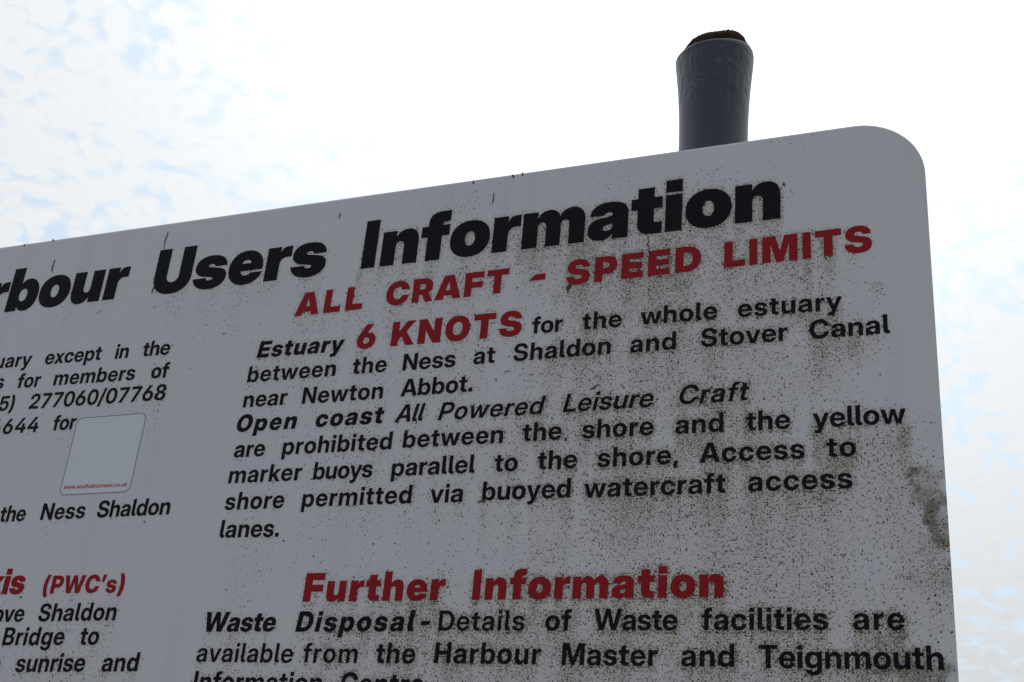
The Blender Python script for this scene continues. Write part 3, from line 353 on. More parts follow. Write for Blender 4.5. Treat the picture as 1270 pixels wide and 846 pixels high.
# every run: words, style, place on the board (metres), tilt, width factor, tracking, line
WORDS = [
    ('Harbour', 'head', -1.3009, 0.1633, 0.0015, 0.98, -0.00218, 'h'),
    ('Users', 'head', -0.7376, 0.1627, 0.0015, 1.0, -0.0008, 'h'),
    ('Information', 'head', -0.3025, 0.1653, 0.0015, 0.967, -0.00202, 'h'),
    ('ALL', 'red', -0.4128, 0.0859, 0.007, 1.006, 0.00668, 'r1'),
    ('CRAFT', 'red', -0.2384, 0.0872, 0.007, 1.0, 0.00317, 'r1'),
    ('SPEED', 'red', 0.0823, 0.0896, 0.007, 1.0, 0.00411, 'r1'),
    ('LIMITS', 'red', 0.3353, 0.0909, 0.007, 1.0, 0.00173, 'r1'),
    ('Estuary', 'bold', -0.4762, 0.0125, -0.0155, 1.0, 0.00167, 'b0'),
    ('6', 'red', -0.283, 0.0111, -0.0087, 0.971, 0, 'k'),
    ('KNOTS', 'red', -0.219, 0.0105, -0.0087, 1.0, 0.00407, 'k'),
    ('for', 'body', 0.0317, 0.0094, -0.0148, 0.971, -0.00052, 'b1'),
    ('the', 'body', 0.1156, 0.0083, -0.0148, 1.0, 0.0012, 'b1'),
    ('whole', 'body', 0.2093, 0.0074, -0.0148, 1.0, 0.00089, 'b1'),
    ('estuary', 'body', 0.3582, 0.0047, -0.0148, 1.0, 0.00108, 'b1'),
    ('between', 'body', -0.4866, -0.033, -0.0082, 1.0, 0.0013, 'b2'),
    ('the', 'body', -0.282, -0.0344, -0.0082, 1.0, 0.00101, 'b2'),
    ('Ness', 'body', -0.1907, -0.0357, -0.0082, 1.0, 0.00029, 'b2'),
    ('at', 'body', -0.0647, -0.0353, -0.0082, 1.0, 0.00054, 'b2'),
    ('Shaldon', 'body', 0.0035, -0.0358, -0.0082, 1.0, 0.00079, 'b2'),
    ('and', 'body', 0.1943, -0.0383, -0.0082, 1.0, 0.00122, 'b2'),
    ('Stover', 'body', 0.3032, -0.0389, -0.0082, 1.0, 0.00029, 'b2'),
    ('Canal', 'body', 0.4622, -0.0409, -0.0082, 1.0, 0.0004, 'b2'),
    ('near', 'body', -0.4857, -0.0794, -0.0074, 1.0, 0.00068, 'b3'),
    ('Newton', 'body', -0.3707, -0.0812, -0.0074, 1.0, 0.00081, 'b3'),
    ('Abbot.', 'body', -0.1861, -0.0813, -0.0074, 1.0, -0.00024, 'b3'),
    ('Open', 'bold', -0.4906, -0.1236, -0.0097, 1.0, 0.00341, 'b4a'),
    ('coast', 'bold', -0.3378, -0.1246, -0.0097, 1.0, 0.00254, 'b4a'),
    ('All', 'ital', -0.1909, -0.126, -0.0061, 0.991, -0.00053, 'b4'),
    ('Powered', 'ital', -0.1165, -0.1275, -0.0061, 1.0, 0.00151, 'b4'),
    ('Leisure', 'ital', 0.0914, -0.1284, -0.0061, 1.0, 0.00054, 'b4'),
    ('Craft', 'ital', 0.2703, -0.1286, -0.0061, 1.0, 0.00153, 'b4'),
    ('are', 'body', -0.4845, -0.1693, -0.0084, 1.0, 8e-05, 'b5'),
    ('prohibited', 'body', -0.3921, -0.1696, -0.0084, 1.0, 0.00084, 'b5'),
    ('between', 'body', -0.1721, -0.1705, -0.0084, 1.0, 0.00109, 'b5'),
    ('the', 'body', 0.0312, -0.1716, -0.0084, 1.0, 0.00093, 'b5'),
    ('shore', 'body', 0.1263, -0.1729, -0.0084, 1.0, 0.00081, 'b5'),
    ('and', 'body', 0.2683, -0.1746, -0.0084, 1.0, 0.00091, 'b5'),
    ('the', 'body', 0.3718, -0.1761, -0.0084, 1.0, 0.00037, 'b5'),
    ('yellow', 'body', 0.4651, -0.1775, -0.0084, 1.0, -0.00034, 'b5'),
    ('marker', 'body', -0.4864, -0.2144, -0.008, 1.0, 0.00087, 'b6'),
    ('buoys', 'body', -0.3261, -0.2157, -0.008, 0.956, -0.00066, 'b6'),
    ('parallel', 'body', -0.1857, -0.2169, -0.008, 1.0, 0.00014, 'b6'),
    ('to', 'body', -0.0101, -0.2184, -0.008, 1.0, 6e-05, 'b6'),
    ('the', 'body', 0.0594, -0.2183, -0.008, 1.0, 0.00052, 'b6'),
    ('shore,', 'body', 0.153, -0.2192, -0.008, 1.0, 0.00103, 'b6'),
    ('Access', 'body', 0.3063, -0.2207, -0.008, 1.0, 0.00132, 'b6'),
    ('to', 'body', 0.4829, -0.2221, -0.008, 1.0, 0.00147, 'b6'),
    ('shore', 'body', -0.4831, -0.2602, -0.0078, 1.0, 0.00133, 'b7'),
    ('permitted', 'body', -0.339, -0.2609, -0.0078, 1.0, 0.00111, 'b7'),
    ('via', 'body', -0.1121, -0.2634, -0.0078, 1.0, 0.00049, 'b7'),
    ('buoyed', 'body', -0.0273, -0.263, -0.0078, 1.0, 0.00013, 'b7'),
    ('watercraft', 'body', 0.1357, -0.2653, -0.0078, 1.0, 0.00069, 'b7'),
    ('access', 'body', 0.3745, -0.2665, -0.0078, 1.0, 0.00159, 'b7'),
    ('lanes.', 'body', -0.4837, -0.307, -0.0148, 1.0, 0.00028, 'b8'),
    ('Further', 'red', -0.3101, -0.4134, -0.0012, 1.0, 0.0021, 'f'),
    ('Information', 'red', -0.0289, -0.4136, -0.0012, 1.0, 0.00146, 'f'),
    ('Waste', 'bold', -0.4808, -0.459, 0.0027, 1.0, -0.00045, 'w0'),
    ('Disposal-', 'bold', -0.3144, -0.4593, 0.0027, 1.0, 0.00327, 'w0'),
    ('Details', 'light', -0.0765, -0.4581, -0.0007, 1.0, 0.00153, 'w'),
    ('of', 'body', 0.0896, -0.4583, -0.0007, 1.0, 0.0006, 'w'),
    ('Waste', 'body', 0.1619, -0.4582, -0.0007, 0.991, -0.00073, 'w'),
    ('facilities', 'body', 0.3132, -0.4582, -0.0007, 1.0, 0.00052, 'w'),
    ('are', 'body', 0.5104, -0.4586, -0.0007, 1.0, 0.00198, 'w'),
    ('available', 'light', -0.4831, -0.5054, -0.0024, 1.0, 0.00116, 'a'),
    ('from', 'light', -0.2928, -0.5052, -0.0024, 1.0, 0.00246, 'a'),
    ('the', 'body', -0.1702, -0.5052, -0.0024, 1.0, 0.00126, 'a'),
    ('Harbour', 'body', -0.0772, -0.5047, -0.0024, 1.0, 0.00152, 'a'),
    ('Master', 'body', 0.1166, -0.5058, -0.0024, 1.0, 0.00068, 'a'),
    ('and', 'body', 0.2861, -0.5063, -0.0024, 1.0, 0.00126, 'a'),
    ('Teignmouth', 'body', 0.3895, -0.5075, -0.0024, 1.0, -0.00012, 'a'),
    ('Information', 'body', -0.4803, -0.5494, 0.0021, 1.0, 0.00061, 'i'),
    ('Centre', 'body', -0.2227, -0.549, 0.0021, 1.0, 0.00113, 'i'),
    ('estuary', 'body', -1.1264, 0.0429, -0.0149, 1.0, 0.00093, 'l1'),
    ('except', 'body', -0.9436, 0.0403, -0.0149, 1.0, -9e-05, 'l1'),
    ('in', 'body', -0.7826, 0.0375, -0.0149, 0.957, -0.00043, 'l1'),
    ('the', 'body', -0.7212, 0.0369, -0.0149, 0.991, -0.00061, 'l1'),
    ('s', 'body', -1.0484, -0.0014, -0.0182, 1.0, 0, 'l2'),
    ('for', 'body', -0.9951, -0.0038, -0.0182, 1.0, 8e-05, 'l2'),
    ('members', 'body', -0.9106, -0.005, -0.0182, 1.0, 0.00079, 'l2'),
    ('of', 'body', -0.6917, -0.0087, -0.0182, 0.989, -0.00056, 'l2'),
    ('5)', 'body', -1.0256, -0.0479, -0.0119, 0.976, -0.00053, 'l3'),
    ('277060/07768', 'body', -0.9542, -0.0489, -0.0119, 1.0, -1e-05, 'l3'),
    ('6644', 'body', -1.0302, -0.0956, -0.0013, 1.0, 0.00266, 'l4'),
    ('for', 'body', -0.8845, -0.0958, -0.0013, 0.967, -0.00052, 'l4'),
    ('www.southdevonwsc.co.uk', 'url', -0.8247, -0.2094, -0.006, 0.999, -0.00018, 'url'),
    ('the', 'body', -0.9515, -0.2646, 0.0024, 0.953, -0.00063, 'l5'),
    ('Ness', 'body', -0.8616, -0.264, 0.0024, 1.0, 0.0006, 'l5'),
    ('Shaldon', 'body', -0.7402, -0.264, 0.0024, 0.989, -0.00066, 'l5'),
    ('Skis', 'red', -0.979, -0.3939, -0.0023, 0.957, -0.0007, 's'),
    ('(PWC’s)', 'redsmall', -0.8185, -0.394, -0.0023, 1.0, 0.00105, 's'),
    ('above', 'body', -0.954, -0.4422, 0.0075, 0.988, -0.00066, 'l6'),
    ('Shaldon', 'body', -0.8121, -0.4412, 0.0075, 1.0, 0.00057, 'l6'),
    ('Bridge', 'body', -0.8757, -0.4809, 0.0072, 1.0, 0.00112, 'l7'),
    ('to', 'body', -0.7148, -0.4797, 0.0072, 1.0, 9e-05, 'l7'),
    ('n', 'body', -0.8886, -0.5254, 0.0149, 1.0, 0, 'l8'),
    ('sunrise', 'body', -0.8336, -0.5244, 0.0149, 1.0, 0.0003, 'l8'),
    ('and', 'body', -0.6595, -0.522, 0.0149, 1.0, 0.0006, 'l8'),
]
LINE_OF = {'b0': 'b1', 'k': 'k', 'b4a': 'b4', 'w0': 'w'}
LABEL = {}
DASH = [(0.0197, 0.1048), (0.0482, 0.1051), (0.0478, 0.1165), (0.0316, 0.1162), (0.0262, 0.1121)]
SPOTS = [(-1.007, 0.222, 0.02), (-0.953, 0.045, 0.02), (-0.748, -0.345, 0.03), (-0.521, -0.283, 0.02), (-0.568, -0.415, 0.03), (-0.39, -0.164, 0.03), (-0.37, -0.274, 0.05), (-0.222, -0.293, 0.06), (-0.185, -0.05, 0.07), (-0.015, -0.064, 0.12), (-0.105, -0.233, 0.1), (-0.068, -0.323, 0.1), (0.091, -0.046, 0.34), (0.171, -0.093, 0.42), (0.098, -0.14, 0.38), (0.221, -0.083, 0.45), (0.213, 0.109, 0.5), (0.291, 0.044, 0.5), (0.389, 0.02, 0.35), (0.342, -0.068, 0.45), (0.435, -0.101, 0.35), (0.501, -0.143, 0.2), (0.567, -0.112, 0.05), (0.551, 0.042, 0.05), (0.463, 0.233, 0.04), (0.579, 0.173, 0.0), (0.338, 0.298, 0.0), (0.066, 0.311, 0.0), (-0.396, 0.316, 0.01), (-0.833, 0.289, 0.01), (0.13, -0.244, 0.42), (0.229, -0.296, 0.55), (0.345, -0.312, 0.6), (0.344, -0.206, 0.6), (0.454, -0.305, 0.6), (0.542, -0.217, 0.45), (0.596, -0.185, 0.15), (0.62, -0.128, 0.02), (0.559, -0.308, 0.55), (0.453, -0.371, 0.65), (0.556, -0.395, 0.55), (0.62, -0.311, 0.4), (0.602, -0.457, 0.35), (0.625, -0.477, 0.2), (0.552, -0.478, 0.7), (0.347, -0.478, 0.62), (0.121, -0.478, 0.52), (0.113, -0.364, 0.45), (-0.013, -0.349, 0.22), (-0.144, -0.358, 0.12), (-0.196, -0.467, 0.25), (-0.331, -0.479, 0.1), (-0.408, -0.455, 0.12), (-0.05, -0.479, 0.4), (-0.081, -0.432, 0.36), (-0.042, 0.081, 0.16), (-0.24, 0.133, 0.14), (-0.37, 0.164, 0.1), (0.106, 0.122, 0.35), (0.236, 0.194, 0.35), (0.02, 0.002, 0.12), (-0.636, -0.518, 0.15), (0.522, 0.196, 0.02), (0.625, -0.03, 0.02), (0.449, 0.081, 0.4), (0.493, -0.043, 0.3), (0.605, -0.406, 0.5), (0.032, -0.289, 0.12), (0.054, -0.24, 0.25), (0.312, 0.254, 0.38), (0.383, 0.219, 0.32), (0.436, 0.214, 0.3), (0.208, 0.246, 0.15), (0.364, 0.154, 0.4), (0.273, 0.255, 0.3), (0.158, 0.16, 0.3), (-1.5, -0.2, 0.03), (-1.5, -0.8, 0.05), (-0.8, -0.85, 0.1), (0.2, -0.85, 0.6), (0.5, -0.85, 0.6), (-1.2, 0.1, 0.02)]
PATCHES = [(0.5958, -0.2473, 0.0093, 0.0118, 0.8), (0.5983, -0.2587, 0.0109, 0.0135, 1), (0.5999, -0.2678, 0.0078, 0.0101, 0.8), (0.6091, -0.2469, 0.0155, 0.0084, 0.5), (0.6148, -0.255, 0.0124, 0.0118, 0.55), (0.61, -0.2682, 0.0109, 0.0152, 0.5), (0.6113, -0.2816, 0.0109, 0.0152, 0.65), (0.6148, -0.2928, 0.0109, 0.0152, 0.7), (0.6172, -0.3039, 0.0093, 0.0152, 0.85), (0.6185, -0.316, 0.0093, 0.0152, 1), (0.6199, -0.3258, 0.0093, 0.0118, 0.85), (0.6164, -0.3365, 0.0124, 0.0135, 0.45), (0.6257, -0.2944, 0.0078, 0.0236, 0.4), (0.6117, -0.3492, 0.014, 0.0169, 0.35), (0.6162, -0.3748, 0.0124, 0.0202, 0.35), (0.6225, -0.3665, 0.0078, 0.0084, 0.5), (0.6152, -0.3916, 0.0186, 0.0202, 0.45), (0.5973, -0.3976, 0.0217, 0.0118, 0.35), (0.5544, -0.4735, 0.0217, 0.0135, 0.5), (0.5695, -0.4654, 0.014, 0.027, 0.5), (0.5951, -0.5133, 0.0373, 0.0152, 0.65), (0.5114, -0.5181, 0.0404, 0.0118, 0.35), (0.5, -0.232, 0.0202, 0.0152, 0.4), (0.4758, -0.1989, 0.0109, 0.0236, 0.35), (0.5825, -0.2019, 0.0109, 0.027, 0.35), (0.2782, 0.0705, 0.0404, 0.0152, 0.2), (0.6127, -0.4371, 0.0109, 0.027, 0.25), (0.4728, -0.0085, 0.0155, 0.0118, 0.3), (0.3654, -0.041, 0.0155, 0.0135, 0.25), (0.5417, -0.0725, 0.014, 0.0236, 0.25), (0.4723, -0.2129, 0.0093, 0.0169, 0.3), (0.4579, -0.0839, 0.0124, 0.0236, 0.2), (-0.0464, -0.5129, 0.0109, 0.0202, 0.35), (0.2831, 0.1263, 0.0186, 0.0101, 0.3), (0.081, 0.0961, 0.014, 0.0135, 0.25)]
DRIPS = [(0.4697, -0.1746, 0.0174, 0.0534, 0.75), (0.5003, -0.1766, 0.0203, 0.0355, 0.4), (0.5875, -0.1824, 0.0188, 0.0857, 0.6), (0.5012, -0.2239, 0.0377, 0.0461, 0.6), (0.4765, -0.2713, 0.0377, 0.0564, 0.45), (0.4812, -0.0442, 0.0188, 0.0628, 0.5), (0.526, -0.0459, 0.0217, 0.0499, 0.5), (0.4649, 0.0014, 0.0203, 0.0285, 0.6), (0.4417, -0.0053, 0.0435, 0.0209, 0.35), (-0.2951, 0.1617, 0.013, 0.0713, 0.5), (-0.2596, 0.1637, 0.0232, 0.0286, 0.25), (0.2449, 0.1631, 0.0232, 0.0435, 0.5), (0.3141, 0.161, 0.0435, 0.0429, 0.45), (0.2759, 0.1589, 0.087, 0.0574, 0.25), (0.4133, 0.1575, 0.0203, 0.0491, 0.35), (0.3592, 0.1592, 0.0203, 0.0426, 0.35), (0.4234, 0.2177, 0.0087, 0.0644, 0.45), (0.1043, 0.155, 0.029, 0.0591, 0.4), (0.1322, 0.1411, 0.0319, 0.0367, 0.3), (-0.0004, 0.1624, 0.0203, 0.0379, 0.3), (0.0838, -0.0383, 0.0362, 0.0342, 0.45), (0.1308, 0.0084, 0.0261, 0.0305, 0.45), (0.0686, 0.0801, 0.0174, 0.0646, 0.35), (0.2712, -0.1262, 0.0377, 0.0443, 0.45), (0.3024, -0.1786, 0.0493, 0.0369, 0.5), (0.3093, -0.234, 0.0319, 0.0299, 0.35), (0.0559, -0.2652, 0.0101, 0.0494, 0.35), (0.1064, -0.2673, 0.0232, 0.0368, 0.4), (-0.0217, -0.2645, 0.013, 0.0625, 0.25), (0.0324, -0.2891, 0.0203, 0.0369, 0.15), (-0.3857, 0.1153, 0.0377, 0.0412, 0.18), (-0.3769, 0.1571, 0.0348, 0.0259, 0.2), (-0.4979, 0.1469, 0.0174, 0.0263, 0.15), (-0.48, 0.1578, 0.0203, 0.0459, 0.18), (-0.8552, 0.1631, 0.0435, 0.0383, 0.15), (-0.6824, 0.1643, 0.0319, 0.0508, 0.12), (0.557, 0.0437, 0.0203, 0.0453, 0.25), (0.2271, 0.0792, 0.0203, 0.0421, 0.3), (0.3463, 0.0792, 0.0145, 0.0411, 0.25), (-0.1757, -0.4191, 0.0203, 0.0265, 0.4), (-0.1491, -0.4169, 0.0145, 0.036, 0.3), (-0.0766, -0.4177, 0.0145, 0.0237, 0.25), (-0.0532, -0.5085, 0.0203, 0.0225, 0.45), (-0.074, -0.4613, 0.0116, 0.0232, 0.3), (-0.1884, -0.4611, 0.013, 0.0355, 0.35), (-0.2243, -0.4125, 0.0087, 0.0171, 0.2), (-0.4289, -0.4607, 0.0203, 0.0298, 0.25), (-0.3001, -0.4179, 0.0232, 0.0173, 0.3), (-0.2567, -0.5089, 0.0145, 0.0188, 0.2), (-0.6664, -0.4036, 0.0116, 0.0187, 0.35), (-0.7482, -0.3932, 0.0174, 0.0298, 0.2), (-0.6461, -0.5207, 0.0145, 0.0201, 0.3), (-0.5956, -0.5227, 0.013, 0.0199, 0.4), (0.543, -0.4623, 0.0348, 0.0285, 0.4), (0.5706, -0.4624, 0.0232, 0.0402, 0.5), (0.5414, -0.5058, 0.0725, 0.02, 0.3), (0.4615, -0.5106, 0.0435, 0.0162, 0.35), (0.3789, -0.5093, 0.0348, 0.0185, 0.3)]
MARKS = [([(-0.7251, 0.2982), (-0.7269, 0.2826), (-0.7269, 0.2599)], 0.0024), ([(-0.727, 0.1862), (-0.7312, 0.1664)], 0.003), ([(-0.9856, 0.2695), (-0.9854, 0.2426)], 0.003), ([(-0.3546, 0.2864), (-0.3543, 0.2747)], 0.002), ([(-0.0577, 0.2824), (-0.0587, 0.2618)], 0.0022), ([(0.2148, 0.1642), (0.2179, 0.1521), (0.2142, 0.1467), (0.2196, 0.1417), (0.2159, 0.1363)], 0.002), ([(0.1492, -0.0869), (0.1418, -0.0903), (0.1357, -0.0952)], 0.0024), ([(0.0961, 0.0944), (0.0899, 0.085), (0.0879, 0.0751)], 0.004), ([(0.0922, 0.0919), (0.0848, 0.0812)], 0.005), ([(-0.0215, -0.0631), (-0.0212, -0.0665)], 0.003), ([(0.1022, -0.17), (0.1025, -0.1752)], 0.0055), ([(-0.0086, -0.0552), (-0.0035, -0.0514), (0.0021, -0.0533)], 0.0009), ([(0.4284, 0.2286), (0.4296, 0.2226)], 0.004), ([(-0.3607, -0.3145), (-0.3587, -0.3172)], 0.0025), ([(-0.0179, -0.2634), (-0.0321, -0.2653)], 0.004), ([(-0.86, -0.4), (-0.8569, -0.3987)], 0.004), ([(-0.6352, -0.2732), (-0.6361, -0.2759)], 0.002), ([(-1.0759, 0.3157), (-1.0726, 0.3115)], 0.004), ([(-1.0038, 0.3173), (-1.0006, 0.3132)], 0.004), ([(-0.0996, 0.313), (-0.0975, 0.3078)], 0.003), ([(-0.027, 0.3163), (-0.0248, 0.3079)], 0.003), ([(-0.0094, 0.3167), (-0.0074, 0.31)], 0.003)]


STYLE = dict(head=(980, .0951, 0), red=(940, .0446, 0), bold=(850, .0310, .11), body=(720, .0299, 0), ital=(660, .0300, .21),
             light=(640, .0293, 0), url=(640, .0080, 0), redsmall=(850, .0304, 0))


def parse(s):
    p = s.split(';'); cont = []
    for c in p[1:]:
        if not c: continue
        pts = [(float(q.rstrip('*').split(',')[0]), float(q.rstrip('*').split(',')[1]), not q.endswith('*')) for q in c.split(' ')]
        full = []
        for i, (x, y, on) in enumerate(pts):
            px_, py_, pon = pts[i - 1]
            if not on and not pon: full.append(((x + px_) / 2, (y + py_) / 2, True))
            full.append((x, y, on))
        k = next(i for i, q in enumerate(full) if q[2])
        full = full[k:] + full[:k]; full.append(full[0])
        out = [full[0][:2]]; i = 0
        while i < len(full) - 1:
            if full[i + 1][2]:
                out.append(full[i + 1][:2]); i += 1
            else:
                a, b, c2 = full[i], full[i + 1], full[i + 2]
                for t in (.2, .4, .6, .8, 1):
                    out.append(tuple((1 - t) ** 2 * a[j] + 2 * t * (1 - t) * b[j] + t * t * c2[j] for j in (0, 1)))
                i += 2
        cont.append(out[:-1])
    return float(p[0]), cont


GL = {w: {ch: parse(s) for ch, s in d.items()} for w, d in GLYPHS.items()}


def run(text, style, x, y, tilt, xs, tr):
    """outlines of one run of letters in sign coordinates (metres right / up of the aim point)"""
    w, cap, sl = STYLE[style]; s = cap / 1490; res = []
    ox = x
    for ch in text:
        adv, cont = GL[w][ch]
        for c in cont:
            res.append([(ox + (px_ + sl * py_) * s * xs, y + py_ * s + tilt * (ox + px_ * s - x)) for px_, py_ in c])
        ox += adv * s * xs + tr
    return res


# ---------------------------------------------------------------- the sign's outline and dirt map
U0, U1, V0, V1, RC, TH = -1.805, .6352, -.905, .3149, .101, .004
ORG = Vector((-.585, 0, 0))          # base of the sign thing: under its middle, on the ground


def wpt(u, v, w=0.0):                # sign plane -> local to the sign's Empty (w = out towards the viewer)
    return (u - ORG.x, -w, Z0 + v)


H = .003
nu = int((U1 - U0) / H) + 1; nv = int((V1 - V0) / H) + 1
gu = U0 + H * np.arange(nu); gvv = V0 + H * np.arange(nv)
mask_flip = np.zeros((nv, nu + 1), np.int32)


def stamp(contours):
    for c in contours:
        for (x0, y0), (x1, y1) in zip(c, c[1:] + c[:1]):
            if y0 == y1: continue
            sg = 1
            if y0 > y1: x0, y0, x1, y1, sg = x1, y1, x0, y0, -1
            j0 = max(0, math.ceil((y0 - V0) / H)); j1 = min(nv - 1, math.ceil((y1 - V0) / H) - 1)
            for j in range(j0, j1 + 1):
                yy = V0 + j * H
                i = math.ceil((x0 + (x1 - x0) * (yy - y0) / (y1 - y0) - U0) / H)
                mask_flip[j, min(max(i, 0), nu)] += sg


for text, style, x, y, tilt, xs, tr, ln in WORDS:
    if style != 'url': stamp(run(text, style, x, y, tilt, xs, tr))
MASK = (np.cumsum(mask_flip, 1)[:, :nu] != 0).astype(float)


def blur(a, k, axis):
    out = a.copy(); p = np.pad(a, [(k, k) if i == axis else (0, 0) for i in range(2)], mode='edge')
    cs = np.cumsum(np.insert(p, 0, 0, axis), axis)
    n = a.shape[axis]
    sl = [slice(None)] * 2; s2 = [slice(None)] * 2
    sl[axis] = slice(2 * k + 1, 2 * k + 1 + n); s2[axis] = slice(0, n)
    return (cs[tuple(sl)] - cs[tuple(s2)]) / (2 * k + 1)


def smooth_noise(shape, k, it=3):
    a = rng.standard_normal(shape)
    for _ in range(it):
        for ax in (0, 1):
            kk = k[ax]
            if kk: a = blur(a, kk, ax)
    return a / (a.std() + 1e-9)


# regional amount of growth, sampled by eye over the board (right, up, amount)
SP = np.array(SPOTS)
reg = np.zeros((nv, nu)); wsum = np.zeros((nv, nu))
UU, VV = np.meshgrid(gu, gvv)
for u_, v_, a_ in SP:
    ww = 1.0 / (((UU - u_) ** 2 + (VV - v_) ** 2) + .0004) ** 2.0
    reg += ww * a_; wsum += ww
REG = reg / wsum
# rain carries the dirt down from the lettering: runs below each letter, clean gaps below the spaces
streak = np.exp(.45 * smooth_noise((nv, nu), (40, 2)))
flow = np.zeros((nv, nu)); cur = np.zeros(nu)
for j in range(nv - 1, -1, -1):
    cur = cur * math.exp(-H / .075) + MASK[j] * .16
    cur = .06 * np.roll(cur, 1) + .88 * cur + .06 * np.roll(cur, -1)
    cur = np.minimum(cur, 1.3)
    flow[j] = cur
halo = blur(blur(MASK, 2, 0), 2, 1)
halo = np.clip(halo * 2.8, 0, 1) * (MASK < .5)
blotch = smooth_noise((nv, nu), (9, 7))
blotch2 = smooth_noise((nv, nu), (30, 22))
DENS = REG * (.27 + 1.0 * np.minimum(flow, 1) * streak + .12 * blotch + .10 * blotch2) + .12 * flow * streak * np.clip(.2 + REG * 2.5, 0, 1) + halo * np.clip(REG * 1.7 + .06, 0, .85)
DENS = np.clip((DENS - .042) * 1.08, 0, 1)
clean = np.clip((gu[None, :] > .06) * 1.0, 0, 1)
DENS = np.clip(DENS, 0, 1)
MOSS = np.zeros((nv, nu))
for u_, v_, ru, rv, a_ in PATCHES:
    wob = .30 * smooth_noise((nv, nu), (2, 5)) + .35 * smooth_noise((nv, nu), (1, 1))
    d = np.sqrt(((UU - u_) / ru) ** 2 + ((VV - v_) / rv) ** 2) + wob
    MOSS = np.maximum(MOSS, a_ * np.clip(1.6 - d, 0, 1))
for u_, v_, w_, l_, a_ in DRIPS:      # single runs below particular letters, widest and densest where they start
    t = (v_ - VV) / l_
    x = np.abs(UU - u_ - .1 * w_ * np.sin(t * 5 + u_ * 90)) / (w_ * .5 * (1.15 - .35 * np.clip(t, 0, 1)))
    f_ = np.clip(1.25 - x, 0, 1) * np.clip(t * 6 + .6, 0, 1) * np.clip(1.15 - t, 0, 1)
    DENS += a_ * f_ * np.clip(.75 + .35 * blotch, .1, 1.6)
DENS = np.clip(DENS + .30 * MOSS, 0, 1)

# ---------------------------------------------------------------- materials of the sign
pm, T = mat('weathered_white_panel')
obc = T.n('ShaderNodeTexCoord').outputs['Object']
at = T.n('ShaderNodeAttribute', attribute_name='algae').outputs['Fac']
ms = T.n('ShaderNodeAttribute', attribute_name='moss').outputs['Fac']
sp = T.n('ShaderNodeSeparateXYZ'); T.l(obc, sp.inputs[0])
c2 = T.n('ShaderNodeCombineXYZ'); T.l(sp.outputs[0], c2.inputs[0]); T.l(sp.outputs[2], c2.inputs[1])
wn = T.n('ShaderNodeTexNoise'); T.l(c2.outputs[0], wn.inputs['Vector']); wn.inputs['Scale'].default_value = 620; wn.inputs['Detail'].default_value = 2
ws = T.n('ShaderNodeVectorMath', operation='SCALE'); T.l(wn.outputs['Color'], ws.inputs[0]); ws.inputs['Scale'].default_value = .0022
wa = T.n('ShaderNodeVectorMath', operation='ADD'); T.l(c2.outputs[0], wa.inputs[0]); T.l(ws.outputs[0], wa.inputs[1])
vec = wa.outputs[0]


def specks(scale, r0, r1, gain, edge=.55):
    v = T.n('ShaderNodeTexVoronoi', feature='F1', voronoi_dimensions='2D'); T.l(vec, v.inputs['Vector']); v.inputs['Scale'].default_value = scale
    rc = T.n('ShaderNodeSeparateColor'); T.l(v.outputs['Color'], rc.inputs[0])
    pres = T.m('LESS_THAN', rc.outputs[0], T.m('MULTIPLY', at, gain))
    rad = T.m('ADD', r0, T.m('MULTIPLY', T.m('POWER', rc.outputs[1], 2.2), r1 - r0))
    inner = T.m('MULTIPLY', rad, edge)
    mr = T.n('ShaderNodeMapRange', interpolation_type='SMOOTHSTEP'); T.l(v.outputs['Distance'], mr.inputs[0])
    T.l(inner, mr.inputs[1]); T.l(rad, mr.inputs[2]); mr.inputs[3].default_value = 1; mr.inputs[4].default_value = 0
    dark = T.m('ADD', .68, T.m('MULTIPLY', rc.outputs[2], .32))
    return T.m('MULTIPLY', T.m('MULTIPLY', pres, mr.outputs[0]), dark)


s1 = specks(400, .26, .62, 1.05)
s2 = specks(235, .12, .50, .85)
s3 = specks(90, .05, .16, .14)
spk = T.m('MAXIMUM', T.m('MAXIMUM', s1, s2), s3)
fn = T.noise(c2.outputs[0], 260, 4, .65)
fn2 = T.noise(c2.outputs[0], 55, 4, .6)
wear = T.noise(c2.outputs[0], 6, 5, .6)
strm = T.n('ShaderNodeMapping'); strm.inputs['Scale'].default_value = (26, 1.6, 1); T.l(c2.outputs[0], strm.inputs[0])
runs_ = T.noise(strm.outputs[0], 1.0, 4, .55)
base = T.mix(T.m('MULTIPLY', wear, .5), (.72, .682, .712), (.66, .626, .653))
base = T.mix(T.m('MULTIPLY', T.ss(runs_, .5, .8), .22), base, (.50, .49, .47))
film = T.m('MULTIPLY', T.m('MULTIPLY', at, .85), T.m('ADD', .2, T.m('MULTIPLY', T.ss(fn, .30, .72), .8)), clamp=True)
c = T.mix(film, base, (.44, .385, .24))
c = T.mix(T.m('MULTIPLY', T.m('MULTIPLY', T.ss(ms, .05, .75), T.ss(T.m('ADD', T.m('ADD', T.m('MULTIPLY', fn2, .5), T.m('MULTIPLY', fn, .35)), T.m('MULTIPLY', ms, .25)), .40, .74)), .85), c, (.105, .094, .034))
c = T.mix(spk, c, (.043, .036, .015))
rough = T.m('ADD', .32, T.m('MULTIPLY', T.m('MAXIMUM', spk, film), .4))
finish(T, c, rough=rough, spec=.4, bump=T.m('ADD', spk, T.m('MULTIPLY', wear, .1)), bstr=.25, bdist=.0006)

bm_, T = mat('bare_panel_back')
finish(T, T.mix(T.noise(T.n('ShaderNodeTexCoord').outputs['Object'], 5, 4), (.42, .43, .44), (.55, .55, .56)), rough=.45, spec=.5)


